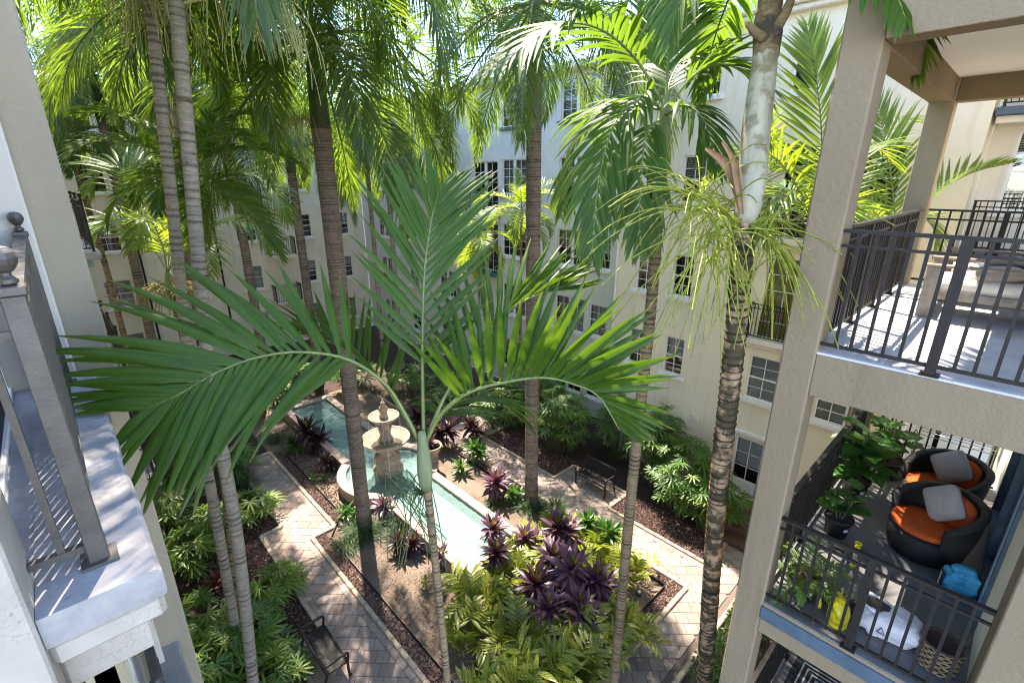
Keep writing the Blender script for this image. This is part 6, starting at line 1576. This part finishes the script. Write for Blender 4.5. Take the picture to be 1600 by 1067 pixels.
# basket
T = thing('woven_basket', 'round open weave straw basket with dark rim by the front railing', 'basket', (5.18, -.33, F3))
mb = MB(); mb.lathe([(.10, .012), (.125, .02), (.135, .27), (.13, .28), (.115, .05), (0.001, .03)], 26); mb.build('lining', 'basket_lining', T, True)
mb = MB(); nr = 9
for i in range(nr):
    z = .02 + .24 * i / (nr - 1)
    n = 48; mb.tube([((.135 + .012 * i / nr + .007 * (1 if (j // 2 + i) % 2 else -1)) * math.cos(6.2832 * j / n), (.135 + .012 * i / nr + .007 * (1 if (j // 2 + i) % 2 else -1)) * math.sin(6.2832 * j / n), z) for j in range(n)], .011, 5, closed=True)
mb.build('weave', 'basket_straw', T, True)
mb = MB(); mb.tube([(.15 * math.cos(6.2832 * j / 30), .15 * math.sin(6.2832 * j / 30), .285) for j in range(30)], .011, 6, closed=True); mb.build('rim', 'basket_lining', T, True)
for sg in (-1, 1):
    mb = MB(); mb.tube(smoothpath([(.05, sg * .145, .28), (.03, sg * .155, .36), (-.03, sg * .155, .36), (-.05, sg * .145, .28)], 10), .007, 6); mb.build('handle', 'basket_lining', T, True)
# blue bag with black side band of white print
T = thing('blue_bag', 'small blue plastic bag with black printed side by the wicker chair', 'bag', (6.42, -.36, F3), .35)
mb = MB(); superell(mb, .075, .15, .15, np.array([0, 0, .15]), .45, .35, 26, 16, crump); mb.build('body', 'bag_blue', T, True)
mb = MB(); mb.box(-.055, .055, .149, .166, .03, .25, .008); mb.build('side_band', 'bag_black', T)
mb = MB()
for i in range(7): mb.box(-.012, .016, .167, .169, .06 + i * .025, .06 + i * .025 + .017)
mb.build('printed_letters', 'label_white', T)
mb = MB(); superell(mb, .05, .10, .05, np.array([0, 0, .31]), .8, .6, 16, 8, crump); mb.build('gathered_top', 'bag_blue', T, True)
# drying rack
T = thing('drying_rack', 'thin white wire drying rack standing against the back railing', 'rack', (8.85, .1, F3))
mb = MB()
for y in (-.5, .35):
    mb.tube([(-.18, y, 0), (.1, y, 1.0)], .008, 6); mb.tube([(.18, y, 0), (-.1, y, 1.0)], .008, 6)
mb.build('frame', 'steel', T, True)
mb = MB()
for i in range(6): mb.tube([(-.12 + .05 * i, -.5, .96 - .12 * (i % 3)), (-.12 + .05 * i, .35, .96 - .12 * (i % 3))], .006, 6)
for z in (.3, .45, .6): mb.tube([(-.09, -.5, z), (-.09, .35, z)], .005, 6)
mb.build('rails', 'steel', T, True)
# dried leaf on the floor
T = thing('dried_leaf', 'pale dried palm leaf lying beside the labelled pot', 'leaf', (6.25, .70, F3 + .01))
mb = MB()
for i in range(9):
    a = i * .45 - 1.8; blade(mb, (0, 0, .01), (math.cos(a), math.sin(a), .35), np.array([-math.sin(a), math.cos(a), 0]), .13, .03, .8, 4, .2)
mb.build('blades', 'dry_leaf', T)
# rug on the balcony below: stripes as raised pile
T = thing('patterned_rug', 'black and white geometric striped rug on the lowest visible balcony', 'rug', (6.55, .42, F2))
simple('rug_black', (0.012, 0.016, 0.018), 0.95, .3, 50); simple('rug_white', (0.33, 0.36, 0.36), 0.95, .15, 50)
mb = MB(); mb.box(-1.2, 1.3, -.75, .55, .002, .010); mb.build('pile', 'rug_black', T)
mb = MB(); c_ = .62
for ix in range(4):
    for iy in range(2):
        ox = -1.15 + ix * c_; oy = -.72 + iy * c_; inv = (ix + iy) % 2
        for k in range(8):
            o_ = .03 + k * .07
            if o_ > .58: break
            if inv: mb.box(ox + o_, ox + o_ + .022, oy + .02, oy + o_ + .022, .0105, .012); mb.box(ox + .02, ox + o_ - .002, oy + o_, oy + o_ + .022, .0105, .012)
            else: mb.box(ox + .6 - o_, ox + .6 - o_ + .022, oy + .02, oy + o_ + .022, .0105, .012); mb.box(ox + .6 - o_ + .024, ox + .6, oy + o_, oy + o_ + .022, .0105, .012)
mb.build('stripes', 'rug_white', T)
# ------------------------------------------------------------------ lounge chairs on the upper balcony
def lounge(label, loc, rz, blue=False):
    T = thing('lounge_chair', label, 'chair', loc, rz)       # width along y, back at -y... sits facing -x
    Lw, D = .78, 1.05
    for y in (-Lw / 2, Lw / 2):
        for x in (-D / 2, D / 2 - .12):
            mb = MB(); mb.box(x, x + .12, y - .022, y + .022, .0, .56, .006); mb.build('leg', 'wood_taupe', T)
        mb = MB(); mb.box(-D / 2 - .03, D / 2 + .03, y - .055, y + .055, .562, .592, .008); mb.build('armrest', 'wood_taupe', T)
        mb = MB(); mb.box(-D / 2 + .121, D / 2 - .121, y - .018, y + .018, .22, .31, .005); mb.build('side_rail', 'wood_taupe', T)
    for z in (.05, .22):
        mb = MB(); mb.box(-D / 2 + .01, -D / 2 + .05, -Lw / 2 + .023, Lw / 2 - .023, z, z + .075, .005); mb.build('front_rail', 'wood_taupe', T)
    for i in range(7):
        mb = MB(); x = -D / 2 + .1 + i * .12; mb.box(x, x + .08, -Lw / 2 + .023, Lw / 2 - .023, .255, .275); mb.build('slat', 'wood_taupe', T)
    mb = MB(); superell(mb, D * .46, Lw * .47, .08, np.array([0, 0, .36]), .35, .25, 28, 10); mb.build('seat_cushion', 'fabric_cream', T, True)
    mb = MB(); superell(mb, .07, Lw * .46, .30, np.zeros(3), .4, .35, 24, 12); o = mb.build('back_cushion', 'fabric_cream', T, True, (D * .40, 0, .62)); o.rotation_euler = (0, .35, 0)
    mb = MB(); superell(mb, .24, .27, .06, np.zeros(3), .7, .5, 24, 10); o = mb.build('pillow', 'fabric_rose' if not blue else 'trim_blue', T, True, (.02, .03, .485)); o.rotation_euler = (.05, -.12, .2)
    mb = MB()
    for i in range(5): mb.box(D * .44, D * .44 + .02, -Lw / 2 + .06 + i * .16, -Lw / 2 + .1 + i * .16, .28, .88)
    mb.box(D * .44 - .005, D * .44 + .025, -Lw / 2, Lw / 2, .88, .93, .005); mb.build('back_frame', 'wood_taupe', T)
    return T
lounge('wooden lounge chair with cream cushions and rose pillow behind the top front railing', (7.36, .16, F4), R(-88))
lounge('second wooden lounge chair with blue pillow behind the rose pillowed one', (8.46, .14, F4), R(-91), True)
